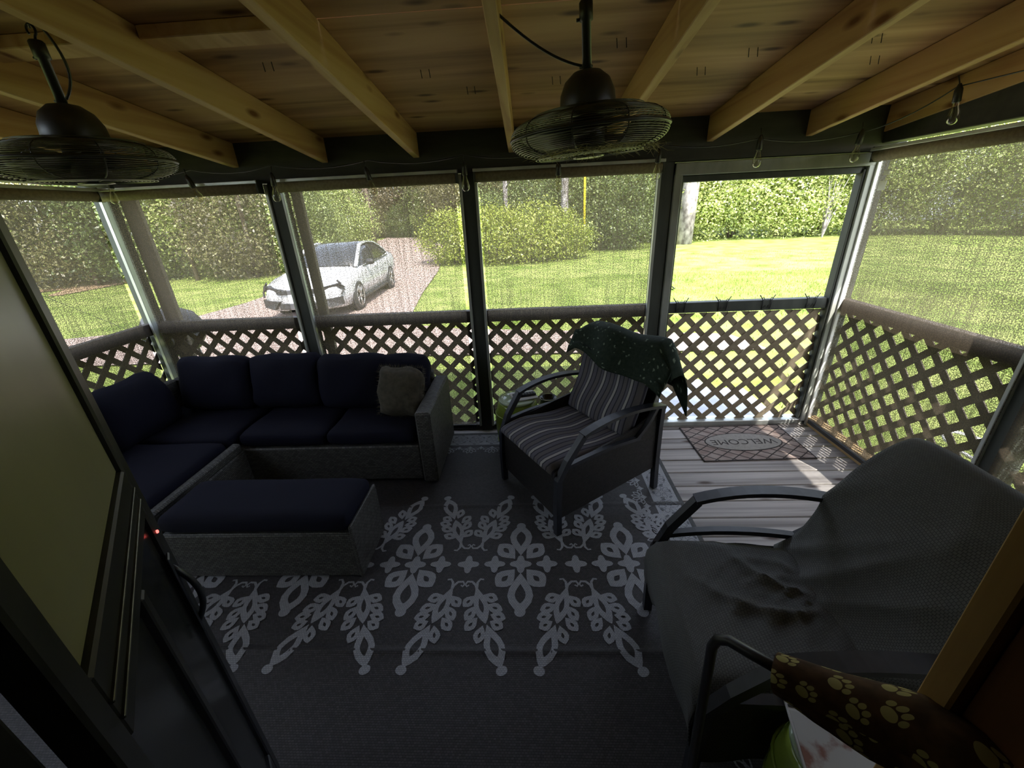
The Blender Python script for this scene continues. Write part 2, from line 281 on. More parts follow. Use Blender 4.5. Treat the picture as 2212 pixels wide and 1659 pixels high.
# ------------------------------------------------------------------ mesh helpers
class MB:
    def __init__(s): s.v = []; s.f = []; s.uv = None
    def add(s, vs_, fs_):
        o = len(s.v); s.v += [tuple(p) for p in vs_]; s.f += [tuple(i+o for i in f) for f in fs_]; return s
    def box(s, x0, x1, y0, y1, z0, z1, M=None):
        P = [Vector((x, y, z)) for z in (z0, z1) for y in (y0, y1) for x in (x0, x1)]
        if M is not None: P = [M @ p for p in P]
        return s.add(P, [(0, 2, 3, 1), (4, 5, 7, 6), (0, 1, 5, 4), (2, 6, 7, 3), (0, 4, 6, 2), (1, 3, 7, 5)])
    def bbox(s, x0, x1, y0, y1, z0, z1, b=0.006, M=None):      # box with chamfered edges
        hx, hy, hz = (x1-x0)/2, (y1-y0)/2, (z1-z0)/2; c = Vector(((x0+x1)/2, (y0+y1)/2, (z0+z1)/2))
        b = min(b, hx*.9, hy*.9, hz*.9); P = []; idx = {}
        for sx in (-1, 1):
            for sy in (-1, 1):
                for sz in (-1, 1):
                    for a in range(3):
                        q = [sx*(hx-b), sy*(hy-b), sz*(hz-b)]; q[a] = (sx*hx, sy*hy, sz*hz)[a]
                        idx[(sx, sy, sz, a)] = len(P); P.append(c+Vector(q))
        F = []
        for a in range(3):
            u, v = [(1, 2), (2, 0), (0, 1)][a]
            for sg in (-1, 1):
                q = []
                for su, sv in ((-1, -1), (1, -1), (1, 1), (-1, 1)):
                    k = [0, 0, 0]; k[a] = sg; k[u] = su; k[v] = sv; q.append(idx[(*k, a)])
                F.append(tuple(q if sg > 0 else q[::-1]))
        for a in range(3):                                     # edge chamfers along axis a
            u, v = [(1, 2), (2, 0), (0, 1)][a]
            for su in (-1, 1):
                for sv in (-1, 1):
                    def g(sa, ax):
                        k = [0, 0, 0]; k[a] = sa; k[u] = su; k[v] = sv; return idx[(*k, ax)]
                    q = [g(-1, u), g(1, u), g(1, v), g(-1, v)]
                    F.append(tuple(q if su*sv < 0 else q[::-1]))
        for sx in (-1, 1):
            for sy in (-1, 1):
                for sz in (-1, 1):
                    q = [idx[(sx, sy, sz, a)] for a in range(3)]
                    F.append(tuple(q if sx*sy*sz > 0 else q[::-1]))
        if M is not None: P = [M @ p for p in P]
        return s.add(P, F)
    def tube(s, pts, r, n=8, closed=False, cap=True):
        pts = [Vector(p) for p in pts]; k = len(pts); rr = r if isinstance(r, (list, tuple)) else [r]*k
        o = len(s.v); nrm = None
        for i, p in enumerate(pts):
            if closed: t = pts[(i+1) % k]-pts[i-1]
            else: t = pts[min(i+1, k-1)]-pts[max(i-1, 0)]
            t.normalize()
            if nrm is None:
                nrm = t.orthogonal().normalized()
            nrm = (nrm-t*nrm.dot(t)).normalized(); b = t.cross(nrm)
            for j in range(n):
                a = 2*PI*j/n; s.v.append(tuple(p+(nrm*math.cos(a)+b*math.sin(a))*rr[i]))
        for i in range(k if closed else k-1):
            for j in range(n):
                a, b2 = o+i*n+j, o+i*n+(j+1) % n; c, d = o+((i+1) % k)*n+(j+1) % n, o+((i+1) % k)*n+j
                s.f.append((a, b2, c, d))
        if cap and not closed:
            s.f.append(tuple(o+j for j in range(n-1, -1, -1))); s.f.append(tuple(o+(k-1)*n+j for j in range(n)))
        return s
    def lathe(s, prof, n=20, c=(0, 0, 0), M=None):
        o = len(s.v); k = len(prof)
        for r, z in prof:
            for j in range(n):
                a = 2*PI*j/n; p = Vector((c[0]+r*math.cos(a), c[1]+r*math.sin(a), c[2]+z)); s.v.append(tuple(M @ p if M is not None else p))
        for i in range(k-1):
            for j in range(n):
                s.f.append((o+i*n+j, o+i*n+(j+1) % n, o+(i+1)*n+(j+1) % n, o+(i+1)*n+j))
        s.f.append(tuple(o+j for j in range(n-1, -1, -1))); s.f.append(tuple(o+(k-1)*n+j for j in range(n)))
        return s
    def sweep(s, pts, w, h, side=Vector((1, 0, 0))):           # flat bar along a path; w across 'side', h the other way
        pts = [Vector(p) for p in pts]; k = len(pts); o = len(s.v)
        for i, p in enumerate(pts):
            t = (pts[min(i+1, k-1)]-pts[max(i-1, 0)]).normalized(); nn = t.cross(side).normalized()
            for a, b in ((-1, -1), (1, -1), (1, 1), (-1, 1)): s.v.append(tuple(p+side*(a*w/2)+nn*(b*h/2)))
        for i in range(k-1):
            for j in range(4): s.f.append((o+i*4+j, o+i*4+(j+1) % 4, o+i*4+4+(j+1) % 4, o+i*4+4+j))
        s.f.append((o+3, o+2, o+1, o)); e = o+(k-1)*4; s.f.append((e, e+1, e+2, e+3)); return s
    def prism(s, poly, z0, z1, M=None):                        # 2-D polygon (xy) extruded in z
        n = len(poly); P = [Vector((x, y, z0)) for x, y in poly]+[Vector((x, y, z1)) for x, y in poly]
        if M is not None: P = [M @ p for p in P]
        return s.add(P, [tuple(range(n-1, -1, -1)), tuple(range(n, 2*n))]+[(i, (i+1) % n, n+(i+1) % n, n+i) for i in range(n)])
    def grid(s, fn, nu, nv, uvfn=None, closed_u=False):
        o = len(s.v); uvl = []
        for i in range(nu+1):
            for j in range(nv+1):
                s.v.append(tuple(fn(i/nu, j/nv)))
                if uvfn: uvl.append(uvfn(i/nu, j/nv))
        for i in range(nu):
            for j in range(nv):
                a = o+i*(nv+1)+j; s.f.append((a, a+nv+1, a+nv+2, a+1))
        if uvfn: s.uv = (s.uv or [])+uvl
        return s
    def cushion(s, sx, sy, sz, n=9, r=0.35, puff=0.15, wob=0.0, M=None, seed=0):
        rnd = random.Random(seed); ph = [rnd.uniform(0, 6) for _ in range(6)]
        rad = r*sz; idx = {}; o0 = len(s.v)
        def vert(p):
            key = tuple(round(q, 4) for q in p)
            if key in idx: return idx[key]
            q = Vector((p[0]*sx/2, p[1]*sy/2, p[2]*sz/2))
            inn = Vector((max(-sx/2+rad, min(sx/2-rad, q.x)), max(-sy/2+rad, min(sy/2-rad, q.y)), max(-sz/2+rad, min(sz/2-rad, q.z))))
            d = q-inn
            if d.length > 1e-9: q = inn+d.normalized()*rad
            q.z *= 1+puff*(1-p[0]**2)*(1-p[1]**2)-puff*0.3*(abs(p[0])**4+abs(p[1])**4)
            if wob:
                q.z += wob*(math.sin(p[0]*5+ph[0])*math.sin(p[1]*4+ph[1])); q.x += wob*.6*math.sin(p[1]*6+ph[2]); q.y += wob*.6*math.sin(p[0]*6+ph[3])
            if M is not None: q = M @ q
            idx[key] = len(s.v); s.v.append(tuple(q)); return idx[key]
        ts = [math.sin((i/n-.5)*PI) for i in range(n+1)]
        for a in range(3):
            u, v = [(1, 2), (2, 0), (0, 1)][a]
            for sg in (-1, 1):
                for i in range(n):
                    for j in range(n):
                        q = []
                        for di, dj in ((0, 0), (1, 0), (1, 1), (0, 1)):
                            p = [0, 0, 0]; p[a] = sg; p[u] = ts[i+di]; p[v] = ts[j+dj]; q.append(vert(p))
                        s.f.append(tuple(q if sg > 0 else q[::-1]))
        return s
    def mesh(s, name, mat, smooth=False):
        me = bpy.data.meshes.new(name); me.from_pydata(s.v, [], s.f); me.materials.append(MATS[mat])
        nl = len(me.loops); li = np.empty(nl, np.int32); me.loops.foreach_get('vertex_index', li)
        uvl = me.uv_layers.new(name='UVMap')
        if s.uv is not None: uv = np.array(s.uv, float)[li]
        else:
            co = np.array(s.v, float); npoly = len(me.polygons); nr = np.empty(npoly*3, np.float32); me.polygons.foreach_get('normal', nr)
            ls = np.empty(npoly, np.int32); lt = np.empty(npoly, np.int32); me.polygons.foreach_get('loop_start', ls); me.polygons.foreach_get('loop_total', lt)
            ax = np.argmax(np.abs(nr.reshape(-1, 3)), 1); axl = np.repeat(ax, lt); p = co[li]
            uu = np.where(axl == 0, p[:, 1], p[:, 0]); vv = np.where(axl == 2, p[:, 1], p[:, 2]); uv = np.stack([uu, vv], 1)
        uvl.data.foreach_set('uv', uv.astype(np.float32).ravel())
        if smooth: me.polygons.foreach_set('use_smooth', [True]*len(me.polygons))
        me.update(); return me
    def build(s, name, mat, parent=None, smooth=False):
        return link(name, s.mesh(name, mat, smooth), parent)
def link(name, me, parent=None):
    o = bpy.data.objects.new(name, me); COL.objects.link(o)
    if parent is not None: o.parent = parent
    return o
def tag(o, label=None, cat=None, group=None, kind=None):
    if label: o['label'] = label
    if cat: o['category'] = cat
    if group: o['group'] = group
    if kind: o['kind'] = kind
    return o
def thing(name, loc=(0, 0, 0), rz=0, label=None, cat=None, group=None, kind=None):
    o = bpy.data.objects.new(name, None); COL.objects.link(o); o.location = loc; o.rotation_euler = (0, 0, rz); o.empty_display_size = 0.1
    return tag(o, label, cat, group, kind)
def copy_tree(o, parent=None):
    c = o.copy(); COL.objects.link(c); c.parent = parent
    for ch in list(o.children): copy_tree(ch, c)
    return c
def bez(p0, p1, p2, n=12):
    p0, p1, p2 = Vector(p0), Vector(p1), Vector(p2)
    return [p0*(1-t)**2+p1*2*t*(1-t)+p2*t*t for t in [i/n for i in range(n+1)]]

# ------------------------------------------------------------------ structure
D, XL, XR, YB = 2.986, -2.94, 2.24, 0.42
PX = [-2.94, -1.69, -0.38, 0.91, 2.24]
def roof_z(y): return 2.03+0.113*(2.89-y)                     # underside of the rafters

floor = thing('floor', kind='structure', label='weathered grey deck boards running across the screened porch', cat='floor')
y = 3.03; k = 0
while y > -0.1:
    b = MB().bbox(XL-0.06, XR+0.06, y-0.1345, y, -0.03, 0, 0.003)
    b.build('plank', 'deck_wood', floor); y -= 0.1455; k += 1
MB().box(XL, XR, -0.1, 0.0, -0.17, -0.035).box(XL, XR, 1.4, 1.44, -0.17, -0.035).box(XL, XR, 2.9, 2.94, -0.17, -0.035).build('joist', 'header_dark', floor)

ceiling = thing('ceiling', kind='structure', label='unpainted plywood roof deck on pine rafters', cat='ceiling')
def slopeM(): return Matrix(((1, 0, 0, 0), (0, 1, 0, 0), (0, -0.113, 1, 2.03+0.113*2.89), (0, 0, 0, 1)))
SM = slopeM()
for i, (x0, x1) in enumerate(((-3.2, -1.30), (-1.30, 1.146), (1.146, 2.54))):
    for j, (y0, y1) in enumerate(((-0.5, 0.48), (0.48, 1.695), (1.695, 3.32))):
        MB().box(x0+.002, x1-.002, y0+.002, y1-.002, 0.14, 0.158, SM).build('plywood_panel', 'plywood', ceiling)
for x in (-2.50, -1.90, -1.30, -0.70, -0.085, 0.53, 1.146, 1.74, 2.20):
    MB().bbox(x-.02, x+.02, 0.0, 2.93, 0, 0.139, 0.003, SM).build('rafter', 'rafter_pine', ceiling)
MB().bbox(-1.28, -0.72, 1.65, 1.74, 0.10, 0.139, 0.003, SM).build('blocking', 'rafter_pine', ceiling)
MB().bbox(-1.88, -1.32, 1.65, 1.74, 0.10, 0.139, 0.003, SM).build('blocking', 'rafter_pine', ceiling)
for (x, yy) in ((-0.42, 2.1), (-1.02, 1.95), (-0.25, 2.3), (0.38, 1.95), (0.80, 2.25), (0.95, 2.1), (1.40, 2.05), (1.46, 1.62), (0.78, 1.55), (-1.5, 2.05), (1.55, 2.25), (0.15, 2.25)):
    m = MB()
    for dx in (-0.018, 0.018):
        m.tube([SM @ Vector((x+dx, yy, 0.139)), SM @ Vector((x+dx+.003, yy, 0.108))], 0.0016, 5)
    m.build('nail_pair', 'black_metal', ceiling)

def clip_poly(poly, a, b, c):                                  # keep a*x+b*y<=c
    out = []
    for i in range(len(poly)):
        p, q = poly[i], poly[(i+1) % len(poly)]; dp, dq = a*p[0]+b*p[1]-c, a*q[0]+b*q[1]-c
        if dp <= 0: out.append(p)
        if (dp < 0) != (dq < 0) and dp != dq:
            t = dp/(dp-dq); out.append((p[0]+(q[0]-p[0])*t, p[1]+(q[1]-p[1])*t))
    return out
def lattice(parent, M, w, h, pitch=0.153, sw=0.0415, off=0.0, th=0.007, mat='lattice_brown'):
    lp = thing('lattice_panel'); lp.parent = parent
    for fam in (1, -1):
        k = -12
        for k in range(-14, 26):
            c = k*pitch+off
            s2 = sw/2*math.sqrt(2)
            # strip |fam*x - z - c| <= s2
            poly = [(0, 0), (w, 0), (w, h), (0, h)]
            poly = clip_poly(poly, fam, -1, c+s2)
            if len(poly) > 2: poly = clip_poly(poly, -fam, 1, -(c-s2))
            if len(poly) < 3: continue
            P = Matrix(((1, 0, 0, 0), (0, 0, 1, 0), (0, 1, 0, 0), (0, 0, 0, 1)))   # xy -> xz
            ar = 0
            for i in range(len(poly)):
                p, q = poly[i], poly[(i+1) % len(poly)]; ar += p[0]*q[1]-p[1]*q[0]
            if abs(ar)/2 < 0.0006: continue
            if ar > 0: poly = poly[::-1]
            y0 = 0.001 if fam > 0 else 0.001+th
            MB().prism(poly, y0, y0+th-.0005, M @ P).build('slat', mat, lp)
    return lp
def wallM(ox, oy, ang, oz=0):                                  # local x along wall, y outward
    return Matrix.Translation((ox, oy, oz)) @ Matrix.Rotation(ang, 4, 'Z')

wf = thing('wall_front', kind='structure', label='screened front wall of dark posts, rail and brown lattice facing the lawn', cat='wall')
for i, x in enumerate(PX):
    MB().bbox(x-.043, x+.043, D-.045, D+.05, -0.2, 1.95, 0.004).build('post', 'post_green', wf)
    for sx in (-1, 1):
        if i == 0 and sx < 0 or i == 4 and sx > 0: continue
        if (i == 3 and sx > 0) or (i == 4): continue
        MB().bbox(x+sx*.052-.009, x+sx*.052+.009, D-.062, D-.03, 0.05, 1.92, 0.002).build('track', 'track_grey', wf)
MB().bbox(XL-.1, XR+.1, D-.055, D+.055, 1.925, 2.17, 0.004).build('header', 'header_dark', wf)
for i in range(3):
    x0, x1 = PX[i]+.043, PX[i+1]-.043
    MB().bbox(x0, x1, D-.03, D+.03, 0.925, 1.012, 0.004).build('rail', 'lattice_brown', wf)
    MB().bbox(x0, x1, D-.03, D+.03, 0.001, 0.045, 0.004).build('sill', 'lattice_brown', wf)
    lattice(wf, wallM(x0, D+.031, 0, 0.03), x1-x0, 0.93, off=0.03)
MB().bbox(PX[0]+.05, PX[0]+.17, D+.052, D+.09, -0.2, 1.95, 0.004).build('corner_board', 'outer_brown', wf)
MB().bbox(PX[1]+.05, PX[1]+.12, D+.052, D+.09, -0.2, 1.95, 0.004).build('outer_board', 'outer_brown', wf)

noise_mat('door_frame_grey', (0.20, 0.21, 0.19), (0.28, 0.29, 0.27), (10, 10, 4), 0.45)
d1 = thing('door_1', (0, 0, 0), kind='structure', label='open-topped porch door with grey frame and lattice lower half', cat='door')
x0, x1 = PX[3]+.045, PX[4]-.045
MB().bbox(x0, x0+.05, D-.06, D+.03, 0.03, 1.915, 0.004).build('stile', 'door_frame_grey', d1)
MB().bbox(x1-.045, x1, D-.06, D+.03, 0.03, 1.915, 0.004).build('stile', 'door_frame_grey', d1)
MB().bbox(x0, x1, D-.062, D+.03, 1.845, 1.918, 0.004).build('head_trim', 'door_frame_grey', d1)
MB().bbox(x0+.05, x1-.045, D-.03, D+.02, 1.805, 1.845, 0.004).build('stop', 'post_green', d1)
MB().bbox(x0+.045, x0+.062, D-.045, D+.02, 0.05, 1.83, 0.003).build('stop', 'post_green', d1)
MB().bbox(x1-.06, x1-.044, D-.045, D+.02, 0.05, 1.83, 0.003).build('stop', 'post_green', d1)
MB().bbox(x0+.05, x1-.045, D-.03, D+.03, 0.94, 1.015, 0.004).build('rail', 'post_green', d1)
MB().bbox(x0+.02, x1-.02, D-.05, D+.05, 0.001, 0.04, 0.004).build('threshold', 'track_grey', d1)
lattice(d1, wallM(x0+.055, D-.005, 0, 0.03), x1-x0-.105, 0.90, off=0.05, mat='lattice_glare')
MB().tube([(x0+.062, D-.05, .62+.5), (x0+.075, D-.07, 1.13), (x0+.062, D-.05, 1.14)], 0.004, 6).build('hook_latch', 'black_metal', d1)

wr = thing('wall_right', kind='structure', label='right porch wall of posts, sunlit rail and brown lattice', cat='wall')
YP = [D, 1.70, 0.46]
for yy in YP[1:]:
    MB().bbox(XR-.045, XR+.05, yy-.043, yy+.043, -0.2, 2.0, 0.004).build('post', 'post_green', wr)
MB().bbox(XR-.052, XR-.02, D-.075, D-.052, 0.0, 1.93, 0.003).build('track', 'white_plastic', wr)
MB().bbox(XR-.062, XR-.03, YP[1]+.046, YP[1]+.064, 0.0, 1.93, 0.002).build('track', 'track_grey', wr)
MB().bbox(XR-.052, XR+.052, 0.42, D-.056, 1.965, 2.165, 0.004).build('header', 'header_dark', wr)
for i in range(2):
    ya, yb = YP[i+1]+.043, YP[i]-.05
    MB().bbox(XR-.03, XR+.03, ya, yb, 0.925, 1.012, 0.004).build('rail', 'lattice_brown', wr)
    MB().bbox(XR-.045, XR+.03, ya, yb, 0.001, 0.075, 0.004).build('sill', 'sill_pine', wr)
    lattice(wr, wallM(XR+.031, yb, -PI/2, 0.03), yb-ya, 0.93, off=0.02 + i*.05).name = 'lattice_panel'
wl = thing('wall_left', kind='structure', label='left porch wall of posts, rail and brown lattice beside the sofa', cat='wall')
for yy in YP[1:]:
    MB().bbox(XL-.05, XL+.045, yy-.043, yy+.043, -0.2, 2.0, 0.004).build('post', 'post_green', wl)
MB().bbox(XL+.035, XL+.062, D-.085, D-.048, 0.05, 1.92, 0.003).build('track', 'track_grey', wl)
MB().bbox(XL-.052, XL+.052, 0.26, D-.056, 1.965, 2.165, 0.004).build('header', 'header_dark', wl)
for i in range(2):
    ya, yb = YP[i+1]+.043, YP[i]-.05
    MB().bbox(XL-.03, XL+.03, ya, yb, 0.925, 1.012, 0.004).build('rail', 'lattice_brown', wl)
    MB().bbox(XL-.03, XL+.03, ya, yb, 0.001, 0.045, 0.004).build('sill', 'lattice_brown', wl)
    lattice(wl, wallM(XL-.031, ya, PI/2, 0.03), yb-ya, 0.93, off=0.02)

wb = thing('wall_back', kind='structure', label='house wall with tan jamb board and brown panelling by the doorway', cat='wall')
MB().box(XL-.06, -0.53, 0.11, 0.21, -0.2, 2.55).build('siding_panel', 'siding', wb)
MB().box(0.66, XR+.06, 0.30, 0.41, -0.2, 2.55).build('siding_panel', 'siding', wb)
MB().box(-0.53, 0.66, 0.11, 0.21, 2.05, 2.55).build('siding_panel', 'siding', wb)
MB().bbox(0.605, 0.70, 0.378, 0.42, 0.0, 2.1, 0.004).build('jamb_trim', 'tan_board', wb)
MB().bbox(0.625, 0.70, -0.15, 0.377, 0.0, 2.1, 0.003).build('jamb_panel', 'brown_jamb', wb)
MB().bbox(-0.60, -0.455, -0.14, 0.185, 0.0, 2.05, 0.003).build('jamb_panel', 'black_metal', wb)
# the room behind the doorway
hs = thing('wall_interior', kind='structure', label='painted hall behind the doorway', cat='wall')
MB().box(-2.2, -2.1, -3.0, 0.11, 0, 2.5).box(2.1, 2.2, -3.0, 0.30, 0, 2.5).box(-2.2, 2.2, -3.1, -3.0, 0, 2.5).build('hall_wall', 'interior_paint', hs)
MB().box(-2.2, 2.2, -3.1, 0.11, 2.5, 2.56).build('hall_ceiling', 'interior_paint', hs)
MB().box(-2.2, 2.2, -3.1, -0.10, -0.03, -0.001).build('hall_floor', 'brown_jamb', hs)

# ------------------------------------------------------------------ storm door standing open on the left
sd = thing('door_2', (-0.475, 0.215, 0.02), math.atan2(0.475, -0.415), kind='structure', label='black framed storm door with cream upper panel standing open at left', cat='door')
WD, HD, T = 0.635, 2.0, 0.016
MB().bbox(WD-.055, WD, -T, T, 0, HD, 0.004).build('stile', 'black_metal', sd)
MB().bbox(0, 0.05, -T, T, 0, HD, 0.004).build('stile', 'black_metal', sd)
MB().bbox(.05, WD-.055, -T, T, HD-.09, HD, 0.004).build('rail', 'black_metal', sd)
MB().bbox(.05, WD-.055, -T, T, 1.10, 1.215, 0.004).build('rail', 'black_metal', sd)
MB().bbox(.05, WD-.055, -T-.004, -T+.001, 1.135, 1.140, 0.001).bbox(.05, WD-.055, -T-.004, -T+.001, 1.165, 1.170, 0.001).build('rail_bead', 'wire_metal', sd)
MB().bbox(.05, WD-.055, -T, T, 0, 0.16, 0.004).build('rail', 'black_metal', sd)
MB().bbox(.05, WD-.055, -.005, .005, 1.215, HD-.09, 0.002).build('upper_panel', 'cream_panel', sd)
MB().bbox(.05, WD-.055, -.005, .005, 0.16, 1.10, 0.002).build('lower_panel', 'dark_glass_panel', sd)
MB().bbox(.30, .33, -T-.002, T, 0.16, 1.10, 0.003).build('mullion', 'black_metal', sd)
h = MB().tube(bez((WD-.075, -T, .78), (WD-.085, -T-.055, .86), (WD-.075, -T, .96), 10), 0.007, 8)
hd = h.build('handle', 'blue_black_metal', sd, True)
MB().bbox(WD-.09, WD-.058, -T-.006, -T, .75, .99, 0.003).build('handle_plate', 'blue_black_metal', sd)
MB().lathe([(.004, 0), (.004, .003), (.002, .004)], 10, M=Matrix.Translation((WD-.05, -T-.0005, 1.045)) @ Matrix.Rotation(PI/2, 4, 'X')).build('indicator_light', 'red_led', sd)

# ------------------------------------------------------------------ roller shades
def shade(name_label, p0, p1, z1, inward, hem_z=0.07, group='roller shades on the porch walls', mat='shade_fabric'):
    p0, p1 = Vector((*p0, 0)), Vector((*p1, 0)); d = (p1-p0); L = d.length; ang = math.atan2(d.y, d.x)
    o = thing('roller_shade', (p0.x, p0.y, 0), ang, name_label, 'shade', group)
    # local: x along, +y outward (away from the porch) when inward=+1
    s = 1 if inward > 0 else -1
    MB().tube([(-.015, 0, z1+.035), (L+.015, 0, z1+.035)], 0.034, 16).build('roller_tube', 'roller_brown', o, True)
    MB().bbox(-.03, L+.03, -.040, -.032, z1+.060, z1+.078, 0.002).build('valance', 'track_grey', o)
    for x in (-.027, L+.015): MB().bbox(x, x+.012, -.03, .036, z1, z1+.085, 0.002).build('bracket', 'header_dark', o)
    fab = MB().grid(lambda u, v: (u*L, s*0.03+0.004*math.sin(u*9)*(1-v)**1, hem_z+(z1+.02-hem_z)*v), 24, 12, lambda u, v: (u*L+p0.x*3.1+p0.y, v*1.8))
    fab.build('fabric', mat, o, True)
    MB().bbox(-.005, L+.005, s*.03-.011, s*.03+.011, hem_z-.03, hem_z+.003, 0.004).build('hem_bar', 'hem_black', o)
    return o
ZS = 1.862
shade('brown mesh roller shade over the left front bay, beside the car', (PX[0]+.085, D-.10), (PX[1]-.085, D-.10), ZS, 1)
s2_ = shade('brown mesh roller shade in front of the parked white car', (PX[1]+.075, D-.10), (PX[2]-.085, D-.10), ZS, 1)
shade('brown mesh roller shade behind the striped chair, yellow bush beyond', (PX[2]+.075, D-.10), (PX[3]-.075, D-.10), ZS, 1)
ls = shade('brown mesh roller shade on the left wall beside the sofa back', (XL+.10, 1.70+.09), (XL+.10, D-.175), ZS, 1, mat='shade_fabric_oblique')
rs = shade('large brown mesh roller shade on the right wall', (XR-.09, D-.115), (XR-.09, 1.70+.040), ZS, 1, mat='shade_fabric_oblique')
MB().bbox(0.03, .085, .020, .024, 1.70, 1.755, 0.001).build('care_label', 'white_plastic', rs); MB().bbox(0.045, .085, .020, .024, 1.785, 1.81, 0.001).build('care_label', 'white_plastic', rs)
shade('added brown mesh roller shade blocking sun on the right wall behind the grey slipcovered chair', (XR-.09, 1.70-.018), (XR-.09, 0.46+.06), ZS, 1, mat='shade_fabric_oblique')  # added in the near bay to keep stray sun off the deck
shade('brown mesh roller shade on the left wall behind the open storm door', (XL+.10, 0.46+.06), (XL+.10, 1.70-.06), ZS, 1)
MB().tube([(0.35, -.01, 1.45), (0.85, -.012, 1.05)], 0.0015, 5).build('pull_string', 'white_plastic', ls)

# ------------------------------------------------------------------ rug
RX0, RX1, RY0, RY1, RYC = -2.70, 0.895, 0.432, 2.868, 1.54
def rugz(yy):
    return 0.0055+0.006*math.exp(-((yy-1.09)/.016)**2)+0.005*math.exp(-((yy-1.99)/.016)**2)
rug = thing('area_rug', (0, 0, 0), 0, 'dark grey outdoor rug with white scroll and flower motifs and pale border', 'rug')
ys = sorted(set([RY0+(RY1-RY0)*i/40 for i in range(41)]+[1.09+.008*i for i in range(-5, 6)]+[1.99+.008*i for i in range(-5, 6)]))
g = MB(); nx = 12
for yy in ys:
    for i in range(nx+1): g.v.append((RX0+(RX1-RX0)*i/nx, yy, rugz(yy)))
for j in range(len(ys)-1):
    for i in range(nx): a = j*(nx+1)+i; g.f.append((a, a+1, a+nx+2, a+nx+1))
for i in range(nx+1): g.v.append((RX0+(RX1-RX0)*i/nx, RY0, 0.0005))
fld = g.build('field', 'rug_dark', rug)
bd = MB()
bd.box(RX1-.012, RX1+.012, RY0, RY1+.012, .0005, .008).box(RX0-.012, RX0+.012, RY0, RY1+.012, .0005, .008).box(RX0, RX1, RY1-.012, RY1+.012, .0005, .008).box(RX0, RX1, RY0-.012, RY0+.012, .0005, .008)
bd.build('binding', 'rug_binding', rug)
def ring2d(base, ang, L, wd, t=0.38, n=18, tip=0.0):
    """teardrop loop: list of outer and inner points, from base along ang"""
    ca, sa = math.cos(ang), math.sin(ang); O = []; I = []
    for i in range(n):
        s = i/n*2*PI; yy = 0.5-0.5*math.cos(s); side = 1 if s < PI else -1
        ww = wd*(math.sin(PI*yy**1.25))**0.85
        if yy > 0.97: ww = 0
        O.append((side*ww, yy*L)); I.append((side*ww*(1-t), L*0.56+(yy*L-L*0.56)*(1-t*0.9)))
    f = lambda p: (base[0]+p[0]*ca-p[1]*sa, base[1]+p[0]*sa+p[1]*ca)
    return [f(p) for p in O], [f(p) for p in I]
class Flat:
    def __init__(s): s.v = []; s.f = []; s.zl = []; s.nl = 0
    def lay(s):
        s.nl += 1; s.zl += [s.nl*.00012]*(len(s.v)-len(s.zl)); return s
    def ring(s, *a, **k):
        O, I = ring2d(*a, **k); o = len(s.v); n = len(O); s.v += O+I
        s.f += [(o+i, o+(i+1) % n, o+n+(i+1) % n, o+n+i) for i in range(n)]; return s.lay()
    def blob(s, c, r, a, k=4, n=28, rot=0):
        o = len(s.v)
        s.v.append(c)
        for i in range(n):
            th = 2*PI*i/n; q = r*(1+a*math.cos(k*(th-rot))); s.v.append((c[0]+q*math.cos(th), c[1]+q*math.sin(th)))
        s.f += [(o, o+1+i, o+1+(i+1) % n) for i in range(n)]; return s.lay()
    def stroke(s, pts, wd):
        o = len(s.v); k = len(pts)
        for i, p in enumerate(pts):
            q0, q1 = pts[max(i-1, 0)], pts[min(i+1, k-1)]; dx, dy = q1[0]-q0[0], q1[1]-q0[1]; l = math.hypot(dx, dy) or 1
            w_ = wd*(1-.5*i/k); s.v += [(p[0]-dy/l*w_/2, p[1]+dx/l*w_/2), (p[0]+dy/l*w_/2, p[1]-dx/l*w_/2)]
        s.f += [(o+2*i, o+2*i+1, o+2*i+3, o+2*i+2) for i in range(k-1)]; return s.lay()
    def place(s, name, mat, x, yy, ang=0, flip=1, sc=1.0, dz=0.0010, clipx=None):
        ca, sa = math.cos(ang), math.sin(ang); m = MB()
        for (a, b), zl in zip(s.v, s.zl):
            a, b = a*flip*sc, b*sc; X, Y = x+a*ca-b*sa, yy+a*sa+b*ca; m.v.append((X, Y, rugz(Y)+dz+zl))
        m.f = [tuple(f) if flip > 0 else tuple(f[::-1]) for f in s.f]
        # faces up
        for i, f in enumerate(m.f):
            p = [Vector(m.v[j]) for j in f[:3]]
            if (p[1]-p[0]).cross(p[2]-p[0]).z < 0: m.f[i] = f[::-1]
        return m.build(name, mat, rug)
flower = Flat().blob((0, 0), .044, .30, 4)
for sg in (0, PI):
    flower.ring((0, .055) if sg == 0 else (0, -.055), sg, .225, .062, .58)
    tipy = .27 if sg == 0 else -.27
    flower.blob((0, tipy), .026, 0.0, 2)
    for a in (-.72, .72):
        b = (-math.sin(sg+a)*.045, math.cos(sg+a)*.045); flower.ring(b, sg+a, .135, .050, .74)
for sx in (-1, 1): flower.blob((sx*.135, 0), .042, .32, 4)
cross = Flat().blob((0, 0), .043, .34, 4)
sprig = Flat().ring((0, .035), 0, .205, .034, .68).ring((-.004, .245), .06, .20, .044, .60).blob((-.016, .455), .021, .1, 2)
sprig.stroke([(0, .06), (0, .03), (.012, .005), (.034, -.004), (.048, .008), (.044, .022), (.032, .018)], .014)
sprig.stroke([(0, .05), (-.012, .016), (-.03, .002), (-.046, .010)], .014)
for (px, py, a, l) in ((.018, .085, -1.0, .075), (-.018, .095, .95, .08), (.022, .14, -.85, .085), (-.022, .15, .9, .085), (.028, .20, -1.0, .08), (-.028, .205, 1.0, .075), (.014, .245, -.55, .085), (-.02, .235, .75, .07)):
    sprig.ring((px, py), a, l, .027, .76, 14)
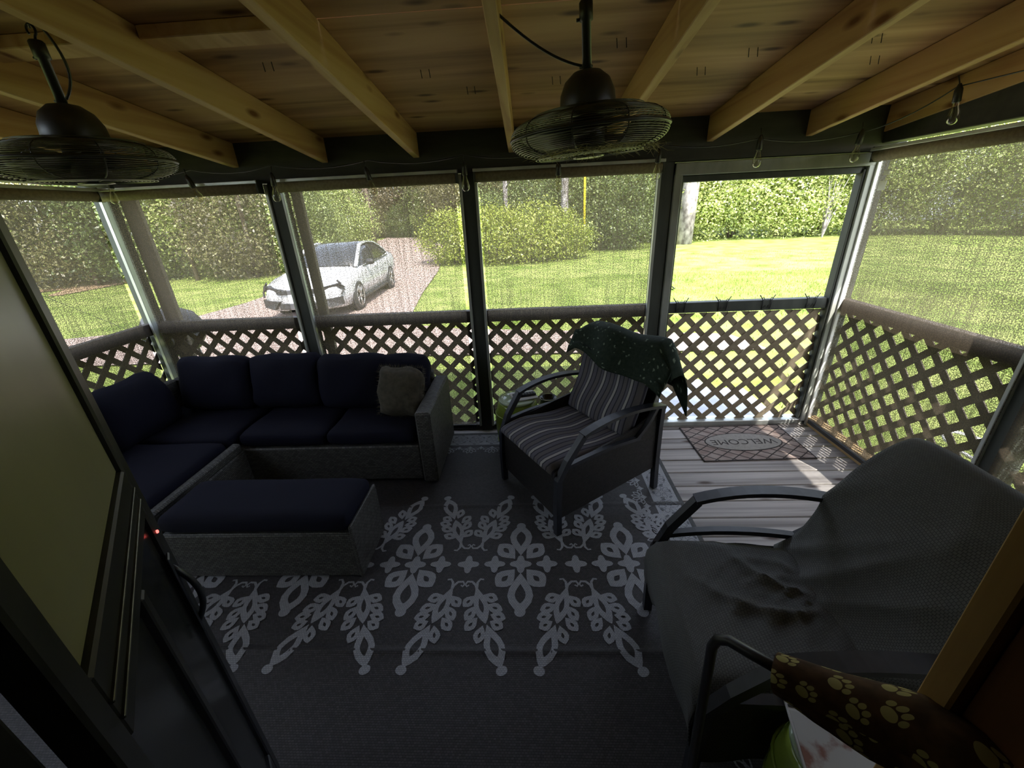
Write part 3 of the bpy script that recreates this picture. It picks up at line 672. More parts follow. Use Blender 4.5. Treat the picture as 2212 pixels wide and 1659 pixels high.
crossx = [0.203-0.5575*i for i in range(5)]; flx = [0.472-0.5535*i for i in range(6)]
for x in flx: flower.place('flower_motif', 'rug_white', x, RYC)
for x in crossx: cross.place('cross_motif', 'rug_white', x, RYC)
tilt = math.atan2(.14, .42)
for x in crossx:
    for sx in (-1, 1):
        sprig.place('sprig_motif', 'rug_white', x+sx*.045, RYC+.10, -sx*tilt, -sx)
        sprig.place('sprig_motif', 'rug_white', x+sx*.045, RYC-.10, PI+sx*tilt, sx)
sprig.place('sprig_motif', 'rug_white', .203+.5575-.045, RYC+.10, tilt, 1); sprig.place('sprig_motif', 'rug_white', .203+.5575-.045, RYC-.10, PI-tilt, -1)
# pale border band with grey flowers, small half flowers along its inner side
BW = 0.165
bb = MB()
def flatq(x0, x1, y0, y1, dz):
    n = 30; m = MB()
    for j in range(n+1):
        Y = y0+(y1-y0)*j/n
        m.v += [(x0, Y, rugz(Y)+dz), (x1, Y, rugz(Y)+dz)]
    m.f = [(2*j, 2*j+1, 2*j+3, 2*j+2) for j in range(n)]; return m
flatq(RX1-BW, RX1-.012, RY0+.012, RY1-.012, .0008).build('border_band', 'rug_white', rug)
flatq(RX0+.012, RX1-BW, RY1-BW, RY1-.012, .0008).build('border_band', 'rug_white', rug)
flatq(RX0+.012, RX1-BW, RY0+.012, RY0+BW, .0008).build('border_band', 'rug_white', rug)
bf = Flat()
for k_ in range(6):
    a = k_*PI/3+.3; bf.ring((-math.sin(a)*.010, math.cos(a)*.010), a, .052, .017, .18, 10)
    b = a+PI/6; bf.blob((-math.sin(b)*.066, math.cos(b)*.066*.8), .010, .4, 2, 10, b)
half = Flat()
for a in (-1.3, -.75, -.25, .25, .75, 1.3): half.ring((-math.sin(a)*.016, math.cos(a)*.016), a, .060, .014, .45, 12)
half.blob((0, 0), .018, .3, 4, 12); half.blob((.085, .0), .018, .4, 4, 12)
yy = RY1-BW/2-.01; k = 0
while yy > RY0+.05:
    bf.place('border_flower', 'rug_grey_motif', RX1-BW/2-.006, yy, k*.4, dz=.0016); yy -= .135; k += 1
yy = RY1-BW-.14
while yy > RY0+.2:
    half.place('half_flower', 'rug_white', RX1-BW-.05, yy, PI/2); yy -= .17
xx = RX1-BW-.10
while xx > -0.95:
    bf.place('border_flower', 'rug_grey_motif', xx, RY1-BW/2-.006, 1.1, dz=.0016); xx -= .135
xx = RX1-BW-.20
while xx > -0.95:
    half.place('half_flower', 'rug_white', xx, RY1-BW-.045, PI); xx -= .17

# ------------------------------------------------------------------ doormat
mat_ = thing('doormat', (1.585, 2.672, 0.001), R(1.2), 'rust brown doormat reading WELCOME, lying in front of the porch door', 'doormat')
mw, mh = .78, .48
MB().bbox(-mw/2, mw/2, -mh/2, mh/2, 0, .006, .002).build('mat_body', 'mat_tile', mat_)
MB().box(-mw/2, mw/2, -mh/2, -mh/2+.008, .001, .0075).box(-mw/2, mw/2, mh/2-.008, mh/2, .001, .0075).box(-mw/2, -mw/2+.008, -mh/2, mh/2, .001, .0075).box(mw/2-.008, mw/2, -mh/2, mh/2, .001, .0075).build('edge', 'mat_line', mat_)
ln = MB()
for fam in (1, -1):
    for k in range(-12, 20):
        c = k*.088; s2 = .0045
        poly = [(-mw/2, -mh/2), (mw/2, -mh/2), (mw/2, mh/2), (-mw/2, mh/2)]
        poly = clip_poly(poly, fam*.75, -1, c+s2)
        if len(poly) > 2: poly = clip_poly(poly, -fam*.75, 1, -(c-s2))
        if len(poly) > 2:
            ln.prism(poly, .0055, .0068)
ln.build('pattern_lines', 'mat_line', mat_)
el = lambda a, b, n=48: [(a*math.cos(2*PI*i/n), b*math.sin(2*PI*i/n)) for i in range(n)]
MB().prism(el(.285, .125), .005, .0078).build('oval_rim', 'mat_line', mat_)
MB().prism(el(.276, .116), .006, .0084).build('oval_field', 'mat_oval', mat_)
cu = bpy.data.curves.new('welcome_text', 'FONT'); cu.body = 'WELCOME'; cu.size = 0.098; cu.align_x = 'CENTER'; cu.align_y = 'CENTER'; cu.extrude = .0003; cu.space_character = 1.02
to = bpy.data.objects.new('tmp_text', cu); COL.objects.link(to)
bpy.context.view_layer.update()
me = bpy.data.meshes.new_from_object(to.evaluated_get(bpy.context.evaluated_depsgraph_get())); bpy.data.objects.remove(to)
me.materials.clear(); me.materials.append(MATS['mat_line'])
tx = link('lettering', me, mat_); tx.location = (0, 0, .0088); tx.rotation_euler = (0, 0, PI)

# ------------------------------------------------------------------ sectional sofa
sofa = thing('sectional_sofa', (-1.75, 2.5, 0), 0, 'grey wicker L-shaped sectional sofa with navy cushions against the front wall', 'sofa')
SO = Matrix.Translation((1.75, -2.5, 0))
def sb(name, mat, *a, b=.012): return MB().bbox(*a, b, SO).build(name, mat, sofa)
sb('base', 'wicker_grey', -2.76, -0.745, 2.24, 2.80, 0.03, 0.295)
sb('arm', 'wicker_grey', -0.745, -0.645, 2.22, 2.865, 0.02, 0.545)
sb('back_panel', 'wicker_grey', -2.80, -0.745, 2.80, 2.865, 0.03, 0.60)
sb('chaise_base', 'wicker_grey', -2.76, -1.93, 1.46, 2.24, 0.03, 0.295)
sb('chaise_rim', 'wicker_grey', -1.985, -1.93, 1.46, 2.22, 0.295, 0.36)
sb('chaise_back', 'wicker_grey', -2.825, -2.76, 1.46, 2.80, 0.03, 0.60)
for (xa, xb) in ((-1.97, -1.372), (-1.368, -0.765)):
    MB().cushion(xb-xa, .56, .105, 9, .4, .12, .004, SO @ Matrix.Translation(((xa+xb)/2, 2.52, .352)), seed=int(xa*100)).build('seat_cushion', 'navy_fabric', sofa, True)
MB().cushion(.76, .62, .105, 9, .4, .12, .004, SO @ Matrix.Translation((-2.37, 2.50, .352)), seed=3).build('seat_cushion', 'navy_fabric', sofa, True)
MB().cushion(.76, .70, .105, 9, .4, .12, .004, SO @ Matrix.Translation((-2.37, 1.83, .352)), seed=4).build('seat_cushion', 'navy_fabric', sofa, True)
for i, (xc, wd, zc) in enumerate(((-2.33, .56, .605), (-1.80, .54, .605), (-1.29, .54, .59), (-0.97, .46, .575))):
    Mx = SO @ Matrix.Translation((xc, 2.685+.012*(i % 2), zc)) @ Matrix.Rotation(R(-14), 4, 'X') @ Matrix.Rotation(R(90), 4, 'X')
    MB().cushion(wd, .40, .17, 10, .45, .22, .010, Mx, seed=20+i).build('back_cushion', 'navy_fabric', sofa, True)
for i, (yc, zc, tl) in enumerate(((2.30, .58, -16), (1.75, .56, -16))):
    Mx = SO @ Matrix.Translation((-2.655, yc, zc)) @ Matrix.Rotation(R(90), 4, 'Z') @ Matrix.Rotation(R(tl), 4, 'X') @ Matrix.Rotation(R(90), 4, 'X')
    MB().cushion(.54, .40, .17, 10, .45, .22, .010, Mx, seed=30+i).build('back_cushion', 'navy_fabric', sofa, True)
bench = thing('ottoman_bench', (-1.37, 1.63, 0), 0, 'low grey wicker bench with a navy cushion in front of the sofa', 'ottoman')
MB().bbox(-.49, .485, -.165, .165, .008, .29, .01).build('base', 'wicker_grey', bench)
MB().bbox(-.49, .485, .165, .178, .008, .30, .005).bbox(.472, .488, -.168, .168, .008, .335, .005).build('frame_edge', 'wicker_grey', bench)
MB().cushion(.96, .335, .105, 10, .4, .10, .003, Matrix.Translation((-.006, -.004, .345)), seed=8).build('cushion', 'navy_fabric', bench, True)
pil = thing('throw_pillow', (-0.90, 2.50, .40), R(-8), 'shaggy cream throw pillow leaning on the navy sofa by the wicker arm', 'pillow')
PM = Matrix.Translation((0, 0, .175)) @ Matrix.Rotation(R(-18), 4, 'X') @ Matrix.Rotation(R(90), 4, 'X')
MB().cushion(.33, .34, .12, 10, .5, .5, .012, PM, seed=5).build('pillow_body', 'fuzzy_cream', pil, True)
fr = MB(); rnd = random.Random(4)
for i in range(520):
    t = rnd.random()*4; e = int(t); q = (t-e)*2-1
    x_, y_ = [(q, 1), (1, q), (q, -1), (-1, q)][e]
    b = Vector((x_*.16, y_*.165, rnd.uniform(-.02, .02))); d_ = Vector((x_*(1 if e % 2 else .3), y_*(1 if e % 2 == 0 else .3), rnd.uniform(-.8, .8))).normalized()*rnd.uniform(.012, .034)
    sidev = d_.cross(Vector((rnd.random(), rnd.random(), rnd.random()))).normalized()*.0022
    P = [PM @ (b-sidev), PM @ (b+sidev), PM @ (b+d_+sidev*.3)]
    fr.add(P, [(0, 1, 2)])
tag(fr.build('fringe', 'fuzzy_cream', pil), kind='stuff')

# ------------------------------------------------------------------ the two metal-armed patio chairs
X1 = Vector((1, 0, 0))
def chair_frame(o, metal, xw=.305, legs=True):
    for sx in (-1, 1):
        x = sx*xw
        MB().sweep([(x, -.375, 0), (x, -.378, .2), (x, -.372, .36), (x+sx*.012, -.32, .47), (x+sx*.02, -.225, .598)], .034, .034).build('leg', metal, o)
        MB().sweep([(x, .385, 0), (x, .375, .2), (x, .372, .45), (x+sx*.015, .36, .60)], .034, .034).build('leg', metal, o)
        top = bez((x+sx*.02, -.235, .602), (x+sx*.03, .03, .69), (x+sx*.015, .37, .598), 12)
        MB().sweep(top, .052, .018).build('arm', metal, o)
        MB().sweep(bez((x+sx*.008, -.352, .430), (x+sx*.02, -.08, .475), (x+sx*.01, .20, .435), 8), .028, .02).build('arm_rail', metal, o)
        MB().sweep(bez((x+sx*.01, .17, .44), (x+sx*.012, .26, .50), (x+sx*.015, .315, .605), 6), .03, .022).build('arm_brace', metal, o)
def path_cushion(path, wd, thick, fold, mat, name, o, nw=16, wob=0.004, sag=0.0, seed=1):
    """closed sheet swept along a (y,z) path with rounded section; u across width"""
    rnd = random.Random(seed); ph = [rnd.uniform(0, 6) for _ in range(8)]
    n = len(path); P = [Vector((0, a, b)) for a, b in path]; m = MB(); m.uv = []
    acc = [0]
    for i in range(1, n): acc.append(acc[-1]+(P[i]-P[i-1]).length)
    ring = []
    for i in range(nw+1):
        x = (i/nw-.5); e = min(1, (0.5-abs(x))/.07); e = math.sqrt(max(0, 1-(1-e)**2)); ring.append((x*wd, e, 1))
    for i in range(nw-1, 0, -1):
        x = (i/nw-.5); e = min(1, (0.5-abs(x))/.07); e = math.sqrt(max(0, 1-(1-e)**2)); ring.append((x*wd, e, -1))
    k = len(ring)
    for i, p in enumerate(P):
        t = (P[min(i+1, n-1)]-P[max(i-1, 0)]).normalized(); nn = X1.cross(t)
        ends = min(1, min(i, n-1-i)/2.0+.25)
        for (x, e, sg) in ring:
            wv = wob*(math.sin(x*9+ph[0]+acc[i]*11)+math.sin(x*5+ph[1]-acc[i]*17)) if sg > 0 else 0
            wx = wob*1.3*math.sin(acc[i]*19+ph[3]) if sg > 0 else 0
            q = p+nn*(sg*thick/2*e*ends+wv-sag*(1-(2*x/wd)**2)*(1 if sg > 0 else .5))+X1*(x+wx)
            m.v.append(tuple(q)); m.uv.append((x+.5, acc[i]))
    for i in range(n-1):
        for j in range(k):
            a, b = i*k+j, i*k+(j+1) % k; m.f.append((a, b, b+k, a+k))
    m.f.append(tuple(range(k-1, -1, -1))); m.f.append(tuple((n-1)*k+j for j in range(k)))
    return m.build(name, mat, o, True)
def lerp_path(pts, n):
    out = []
    for i in range(n+1):
        t = i/n*(len(pts)-1); a = min(int(t), len(pts)-2); f = t-a
        p0, p1, p2, p3 = pts[max(a-1, 0)], pts[a], pts[a+1], pts[min(a+2, len(pts)-1)]
        def cr(k): return 0.5*((2*p1[k])+(-p0[k]+p2[k])*f+(2*p0[k]-5*p1[k]+4*p2[k]-p3[k])*f*f+(-p0[k]+3*p1[k]-3*p2[k]+p3[k])*f**3)
        out.append((cr(0), cr(1)))
    return out
ch = thing('striped_armchair', (0.281, 2.207, 0.008), R(-58), 'brown wicker patio armchair with grey striped cushions and black metal arms', 'chair')
chair_frame(ch, 'blue_black_metal')
for sx in (-1, 1):
    poly = [(-.36, .10), (.36, .16), (.36, .575), (.18, .50), (-.34, .425)]
    m = MB().prism([(a, b) for a, b in (poly if sx < 0 else poly)], -.006, .006, Matrix.Translation((sx*.300, 0, 0)) @ Matrix(((0, 0, 1, 0), (1, 0, 0, 0), (0, 1, 0, 0), (0, 0, 0, 1))))
    m.build('side_panel', 'wicker_brown', ch)
MB().bbox(-.295, .295, -.372, -.36, .09, .40, .004).build('front_panel', 'wicker_brown', ch)
MB().bbox(-.295, .295, -.36, .30, .33, .36, .004).build('seat_deck', 'wicker_brown', ch)
MB().bbox(-.29, .29, .0, .012, 0, .50, .003, Matrix.Translation((0, .20, .36)) @ Matrix.Rotation(R(-24), 4, 'X')).build('back_frame', 'wicker_brown', ch)
path_cushion(lerp_path([(-.395, .385), (-.36, .405), (-.2, .405), (0, .39), (.12, .385), (.16, .39)], 18), .585, .085, 0, 'stripe_fabric', 'seat_cushion', ch)
path_cushion(lerp_path([(.155, .415), (.17, .45), (.20, .55), (.225, .62), (.27, .72), (.315, .82), (.35, .895)], 22), .575, .085, 0, 'stripe_fabric', 'back_cushion', ch, wob=.007, seed=3)
tg = MB().bbox(.29, .296, .07, .135, .40, .455, .001, ).build('fabric_tag', 'straw', ch)
tw = thing('draped_towel', (0.281, 2.207, 0), R(-58), 'dark green speckled towel draped over the top of the striped chair', 'towel')
tp = lerp_path([(.225, .765), (.25, .82), (.29, .895), (.325, .953), (.375, .965), (.42, .90), (.44, .80), (.45, .68)], 26)
m = MB()
def twf(u, v):
    i = min(int(v*26), 25); f = v*26-i; a = Vector(tp[i]); b = Vector(tp[i+1]); q = a+(b-a)*f
    x = (u-.5)*.82 + .035; ov = max(0, abs(x)-.30)
    drop = (ov*0.7+ov*ov*1.8)*(.45 if v < .38 else 1.0)
    return (x*(1-.0*ov), q.x-(.022 if v < .5 else -.012)-.006*math.sin(u*17+v*5)+.008*math.sin(u*9+1)-ov*.25, q.y+.026-drop+.010*math.sin(u*13+v*7)+(.03*math.sin(u*7+.6) if v < .15 else 0))
m.grid(twf, 34, 26, lambda u, v: (u*.82, v*.62))
two = m.build('towel_cloth', 'green_towel', tw, True)
sm_ = two.modifiers.new('thickness', 'SOLIDIFY'); sm_.thickness = .008

c2 = thing('slipcovered_armchair', (0.855, 0.975, 0.0), R(-93), 'black metal armchair under a stretched charcoal grey slipcover, front right', 'chair')
chair_frame(c2, 'black_metal', .30)
random.seed(5)
def folds(x, y_, z_): return .006*math.sin(14*x+9*y_)+.005*math.sin(23*x-11*y_)
def c2seat(u, v):
    # u across, v from front hem up over the seat to the back
    x = (u-.5)*.60; pth = c2p; t = v*(len(pth)-1); i = min(int(t), len(pth)-2); f = t-i
    a, b = pth[i], pth[i+1]; y_ = a[0]+(b[0]-a[0])*f; z_ = a[1]+(b[1]-a[1])*f
    edge = max(0, abs(x)-.235)/.065
    z2 = z_-.05*edge**2.2
    if v > .38:
        cr = math.exp(-((u-.48)/.34)**2)*math.exp(-((v-.72)/.2)**2)
        dx, dy = x+.06, y_-.16; rr_ = math.hypot(dx, dy); an = math.atan2(dy, dx)
        rid = lambda t: (1-abs(math.sin(t)))**2.2
        z2 += .020*cr*rid(an*4.5+rr_*9)*min(1, rr_/.12)+.013*cr*rid(an*7-rr_*21+1.3)*min(1, rr_/.1)+.009*cr*rid(22*(x*.5+y_)+3*math.sin(7*x))
        z2 -= .022*math.exp(-((u-.5)/.35)**2)*math.exp(-((v-.7)/.25)**2)
    else: y_ += .010*math.sin(u*9)*(1-v/.38)
    return (x, y_, z2)
c2p = [(-.36, .07), (-.385, .15), (-.405, .26), (-.412, .34), (-.405, .40), (-.375, .438), (-.32, .45), (-.24, .452), (-.14, .448), (-.04, .44), (.05, .43), (.13, .425), (.19, .43)]
m = MB().grid(c2seat, 44, 60, lambda u, v: (u*.6, v*1.05)); st = m.build('seat_cover', 'grey_cover', c2, True)
q = st.modifiers.new('thickness', 'SOLIDIFY'); q.thickness = .006; q.offset = -1
for sx in (-1, 1):
    def side(u, v, sx=sx): return (sx*(.298+.006*math.sin(u*14)), -.385+u*.60, .10+(.40-.10)*v+.03*math.sin(u*3)*(1-v))
    MB().grid(side, 20, 6, lambda u, v: (u*.6, v*.3)).build('side_cover', 'grey_cover', c2, True)
MB().bbox(-.285, .285, -.36, .18, .30, .385, .02).build('seat_core', 'grey_cover', c2)
bp = lerp_path([(.10, .40), (.165, .47), (.21, .57), (.26, .69), (.325, .81), (.375, .895), (.415, .94), (.455, .93), (.47, .87), (.435, .70), (.40, .50), (.39, .30)], 44)
def c2back(u, v):
    t = v*44; i = min(int(t), 43); f = t-i; a, b = bp[i], bp[i+1]; y_ = a[0]+(b[0]-a[0])*f; z_ = a[1]+(b[1]-a[1])*f
    x = (u-.5)*.60
    if v < .5:
        rid = lambda t: (1-abs(math.sin(t)))**2.5
        dn = max(0, 1-v*2.3)
        y_ -= .038*rid(9*(x*1.1-z_*.62)+.4)*dn+.026*rid(15*(x*.9-z_*.75)+1.9)*dn+.008*rid(8*(x+z_*.4))*min(1, v*4)
    tp_ = max(0, (z_-.78)/.155)
    return (x*(1-.09*tp_**2), y_, z_-.02*(abs(u-.5)*2)**4*tp_)
m = MB().grid(c2back, 40, 66, lambda u, v: (u*.6, v*1.5)); bk = m.build('back_cover', 'grey_cover', c2, True)
q = bk.modifiers.new('thickness', 'SOLIDIFY'); q.thickness = .006; q.offset = -1
MB().bbox(-.27, .27, -.02, .02, 0, .50, .015, Matrix.Translation((0, .20, .40)) @ Matrix.Rotation(R(-21), 4, 'X')).build('back_core', 'grey_cover', c2)

# ------------------------------------------------------------------ lime stools and what lies on them
def stool(loc, r, h, label, group='lime garden stools'):
    o = thing('garden_stool', loc, 0, label, 'stool', group)
    MB().lathe([(r*.78, 0), (r*.80, .012), (r*.92, .10), (r*1.0, h*.5), (r*.97, h*.75), (r*.86, h*.93), (r*.80, h-.004)], 32).build('body', 'lime_glaze', o, True)
    MB().lathe([(r*.80, h-.006), (r*.83, h), (r*.80, h+.008), (r*.55, h+.011), (0.002, h+.012)], 32).build('top', 'lime_top', o, True)
    for zz in (.09, h-.10):
        MB().tube([(r*(.93 if zz < .2 else .965)*math.cos(2*PI*i/32), r*(.93 if zz < .2 else .965)*math.sin(2*PI*i/32), zz) for i in range(32)], .005, 6, True).build('rim_bead', 'lime_glaze', o, True)
    return o
stool((-0.11, 2.655, 0.009), .165, .415, 'shiny lime green garden stool behind the striped chair')
stool((0.715, 0.555, 0.009), .125, .445, 'lime green garden stool under the magazine at bottom right')
bkp = thing('paper_pad', (-0.06, 2.66, .437), R(18), 'small pale notepad on the lime stool under the remote', 'notepad')
MB().bbox(-.09, .09, -.07, .07, 0, .008, .001).build('pages', 'paper', bkp); MB().bbox(-.091, .091, -.071, .071, .008, .0095, .0005).build('cover', 'paper', bkp)
rm = thing('remote_control', (-0.055, 2.655, .4475), R(14), 'black remote control lying on the notepad on the stool', 'remote')
MB().bbox(-.085, .085, -.022, .022, 0, .016, .004).build('case', 'black_metal', rm)
b = MB()
for i in range(7):
    for j in (-1, 0, 1): b.bbox(-.068+i*.021, -.056+i*.021, j*.012-.004, j*.012+.004, .016, .018, .0006)
b.build('buttons', 'car_black', rm)
mg = thing('magazine', (0.715, 0.562, .4668), R(-14), 'glossy magazine lying on the lime stool, bottom right', 'magazine')
MB().bbox(-.095, .095, -.125, .125, 0, .006, .001).build('pages', 'paper', mg); MB().bbox(-.09, .09, -.12, .06, .0055, .0072, .0004).build('cover_photo', 'magazine_print', mg)
MB().bbox(-.09, .09, .068, .074, .0055, .0072, .0004).build('title_rule', 'car_black', mg)
pt = thing('black_pot', (0.125, 2.79, 0.0), 0, 'small black glazed pot on the floor behind the striped chair', 'pot')
MB().lathe([(.06, 0), (.075, .02), (.085, .16), (.075, .30), (.062, .34), (.068, .365), (.060, .365), (.052, .33)], 24).build('body', 'car_glass', pt, True)
MB().tube(bez((.06, 0, .33), (.13, 0, .30), (.08, 0, .2), 8), .008, 8).build('handle', 'car_glass', pt, True)

# ------------------------------------------------------------------ paw print folding chair in the foreground
gc = thing('folding_chair', (0.40, 0.60, 0.0), 0, 'black tube folding chair with brown paw print padded sleeve, bottom right corner', 'chair')
def L(p): return (p[0]-.40, p[1]-.60, p[2])
fp = [L((.415, .60, .008)), L((.405, .605, .3)), L((.39, .61, .77)), L((.395, .605, .80)), L((.41, .59, .818)), L((.44, .55, .832)), L((.48, .50, .85))]
MB().tube(fp, .0115, 10).build('tube_frame', 'black_metal', gc, True)
cp = lerp_path([(0, 0), (1, 0)], 2)
spine = [Vector(L(p)) for p in ((.455, .505, .850), (.50, .465, .868), (.545, .420, .895), (.585, .375, .925), (.605, .335, .935), (.615, .29, .93), (.62, .24, .92))]
rad = [.036, .042, .047, .052, .056, .056, .05]
m = MB(); m.uv = []
nn_ = 20; SP = []; RD = []
for i in range(25):
    t = i/24*(len(spine)-1); a = min(int(t), len(spine)-2); f = t-a; SP.append(spine[a].lerp(spine[a+1], f)); RD.append(rad[a]+(rad[a+1]-rad[a])*f)
al = 0
for i, p in enumerate(SP):
    t = (SP[min(i+1, 24)]-SP[max(i-1, 0)]).normalized(); s_ = t.cross(Vector((0, 0, 1))).normalized(); u_ = s_.cross(t)
    if i: al += (p-SP[i-1]).length
    for j in range(nn_+1):
        a = 2*PI*j/nn_; lo = max(0, -math.sin(a)); rr = RD[i]*(1+.55*lo*min(1, i/8))*(1+.03*math.sin(a*3+i*.7))
        q = p+(s_*math.cos(a)+u_*math.sin(a))*rr; m.v.append(tuple(q)); m.uv.append((a*.05, al*1.0))
for i in range(24):
    for j in range(nn_): a = i*(nn_+1)+j; m.f.append((a, a+1, a+nn_+2, a+nn_+1))
m.f.append(tuple(range(nn_, -1, -1))); m.f.append(tuple(24*(nn_+1)+j for j in range(nn_+1)))
m.build('padded_sleeve', 'paw_print', gc, True)
m = MB()
def flap(u, v):
    p = SP[int(6+u*18)]; return (p.x+.02*math.sin(v*3)+.012*math.sin(u*8), p.y+.01*v+.015*math.sin(u*6+v*2), p.z-.05-v*(.02+.16*u))
m.grid(flap, 18, 10, lambda u, v: (u*.3, v*.2)); fo = m.build('sling_flap', 'paw_print', gc, True)
q = fo.modifiers.new('thickness', 'SOLIDIFY'); q.thickness = .006

# ------------------------------------------------------------------ hanging cage fans
def fan(loc, tilt, label):
    o = thing('hanging_fan', loc, 0, label, 'fan', 'black cage fans hung from the rafters'); o.rotation_euler = (R(1.5), R(tilt), 0)
    Rr = .262
    prof = lambda s: (Rr*(math.cos(s) if abs(s) < PI/2 else 0), .055*math.sin(s))
    cg = MB()
    for i in range(34):                                        # concentric wire rings over the rounded cage
        s = -PI/2+.14+(PI-.28)*i/33
        r_ = Rr*abs(math.cos(s))**.55; z_ = .062*math.copysign(abs(math.sin(s))**.8, math.sin(s))
        if r_ < .05: continue
        cg.tube([(r_*math.cos(2*PI*k/40), r_*math.sin(2*PI*k/40), z_) for k in range(40)], .0016, 4, True)
    for i in range(12):                                        # rings on the flat lower and upper faces
        for sg in (-1, 1):
            r_ = .05+.012*i
            cg.tube([(r_*math.cos(2*PI*k/36), r_*math.sin(2*PI*k/36), sg*.062) for k in range(36)], .0015, 4, True)
    cg.build('cage_wires', 'wire_metal', o, True)
    rb = MB()
    for i in range(10):
        a = 2*PI*i/10
        pts = []
        for k in range(15):
            s = -PI/2+.02+(PI-.04)*k/14; r_ = max(.045, Rr*abs(math.cos(s))**.55); z_ = .0635*math.copysign(abs(math.sin(s))**.8, math.sin(s))
            pts.append((r_*math.cos(a), r_*math.sin(a), z_))
        rb.tube(pts, .0022, 5)
    rb.build('cage_ribs', 'fan_black', o, True)
    MB().tube([(Rr*1.003*math.cos(2*PI*k/48), Rr*1.003*math.sin(2*PI*k/48), 0) for k in range(48)], .0045, 6, True).build('cage_band', 'fan_black', o, True)
    for i in range(3):
        a0 = 2*PI*i/3+.5
        def bl(u, v, a0=a0):
            r_ = .045+u*.18; a = a0+(v-.5)*(1.35-.25*u)+.25*u; return (r_*math.cos(a), r_*math.sin(a), .028*(v-.5)*2*(.9-.3*u))
        q = MB().grid(bl, 8, 8).build('blade', 'fan_black', o, True); q.modifiers.new('thickness', 'SOLIDIFY').thickness = .003
    MB().lathe([(.02, -.055), (.055, -.05), (.055, .05), (.03, .055)], 24).build('hub', 'fan_black', o, True)
    MB().lathe([(.04, -.071), (.052, -.069), (.052, -.063), (.04, -.0625)], 28).build('hub_badge', 'wire_metal', o, True)
    MB().lathe([(.088, .060), (.092, .075), (.088, .115), (.072, .150), (.045, .172), (.018, .178)], 28).build('motor_housing', 'fan_black', o, True)
    MB().lathe([(.0145, .175), (.0145, .30), (.021, .302), (.021, .345), (.017, .35)], 16).build('rod', 'fan_black', o, True)
    MB().tube([(-.02, 0, .305), (-.03, 0, .305)], .005, 6).tube([(.018, 0, .186), (-.024, 0, .186)], .004, 6).build('set_screw', 'fan_black', o, True)
    zc = .376
    MB().tube([(0, 0, .35)]+[(.014*math.sin(t), 0, zc-.016*math.cos(t)) for t in [i*2*PI/12*.85 for i in range(1, 13)]], .0035, 8).build('hook', 'fan_black', o, True)
    MB().tube([(0, .0, zc+.004), (0, 0, zc+.03), (0, 0, zc+.075)], .003, 6).build('ceiling_eye', 'wire_metal', o, True)
    return o
f1 = fan((0.215, 1.60, 1.915), -3.0, 'black cage fan hanging from the rafters over the striped chair')
cordp = bez((-.016, .0, .19), (-.16, .05, .24), (-.36, -.12, .40), 14)
MB().tube(cordp, .0042, 7).build('power_cord', 'fan_black', f1, True)
rnd = random.Random(9); sw_ = MB()
for i in range(300):
    a = rnd.uniform(-2.6, .1); r_ = .262*math.sqrt(rnd.random()); p = Vector((r_*math.cos(a), r_*math.sin(a), -.064+rnd.uniform(-.004, .01)))
    if rnd.random() < .5: a = rnd.uniform(-2.4, -.4); p = Vector((.225*math.cos(a), .225*math.sin(a), -.058))
    d_ = Vector((rnd.uniform(-1, 1), rnd.uniform(-1, 1), rnd.uniform(-.45, .15))).normalized()*rnd.uniform(.02, .055)
    sw_.tube([p, p+d_*.5+Vector((0, 0, rnd.uniform(-.006, .004))), p+d_], [.0007, .0006, .0003], 3)
tag(sw_.build('straw_wisps', 'straw', f1), kind='stuff')
f2 = fan((-1.58, 1.60, 1.915), 0, 'shadowed black cage fan hanging at the far left above the sofa')
MB().tube(bez((.02, .0, .19), (.10, .03, .28), (.05, -.05, .42), 12), .0042, 7).build('power_cord', 'fan_black', f2, True)

# ------------------------------------------------------------------ string lights along the header
sg_ = thing('string_light', (0, 2.84, 1.98), 0, 'black string of clear glass bulbs hung along the top of the porch walls', 'string lights')
def SL(p): return (p[0], p[1]-2.84, p[2]-1.98)
bulbs = [(-2.675, 2.795, 1.935, 6), (-2.13, 2.795, 1.915, -18), (-1.60, 2.795, 1.90, 2), (-0.98, 2.795, 1.905, -12), (-0.378, 2.795, 1.905, 0), (0.20, 2.78, 1.875, 0), (0.80, 2.795, 1.915, 3), (1.385, 2.79, 1.955, 0), (1.945, 2.78, 1.955, 4), (2.09, 2.40, 2.075, -8)]
pts = []
for i, b in enumerate(bulbs):
    pts.append(Vector(SL((b[0], b[1]+.02, 2.015 if i < 9 else 2.14))))
cp = []
for i in range(len(pts)-1):
    sag = -.03
    for k in range(8):
        t = k/8; p = pts[i].lerp(pts[i+1], t); p.z += sag*4*t*(1-t); cp.append(p)
cp.append(pts[-1])
cp += [Vector(SL(p)) for p in ((2.10, 2.1, 2.13), (2.105, 1.9, 2.15), (2.10, 1.86, 2.05), (2.10, 1.90, 1.95), (2.10, 1.80, 1.94), (2.10, 1.70, 2.10), (2.10, 1.4, 2.16), (2.1, .6, 2.2))]
MB().tube(cp, .0032, 6).build('cord', 'fan_black', sg_, True)
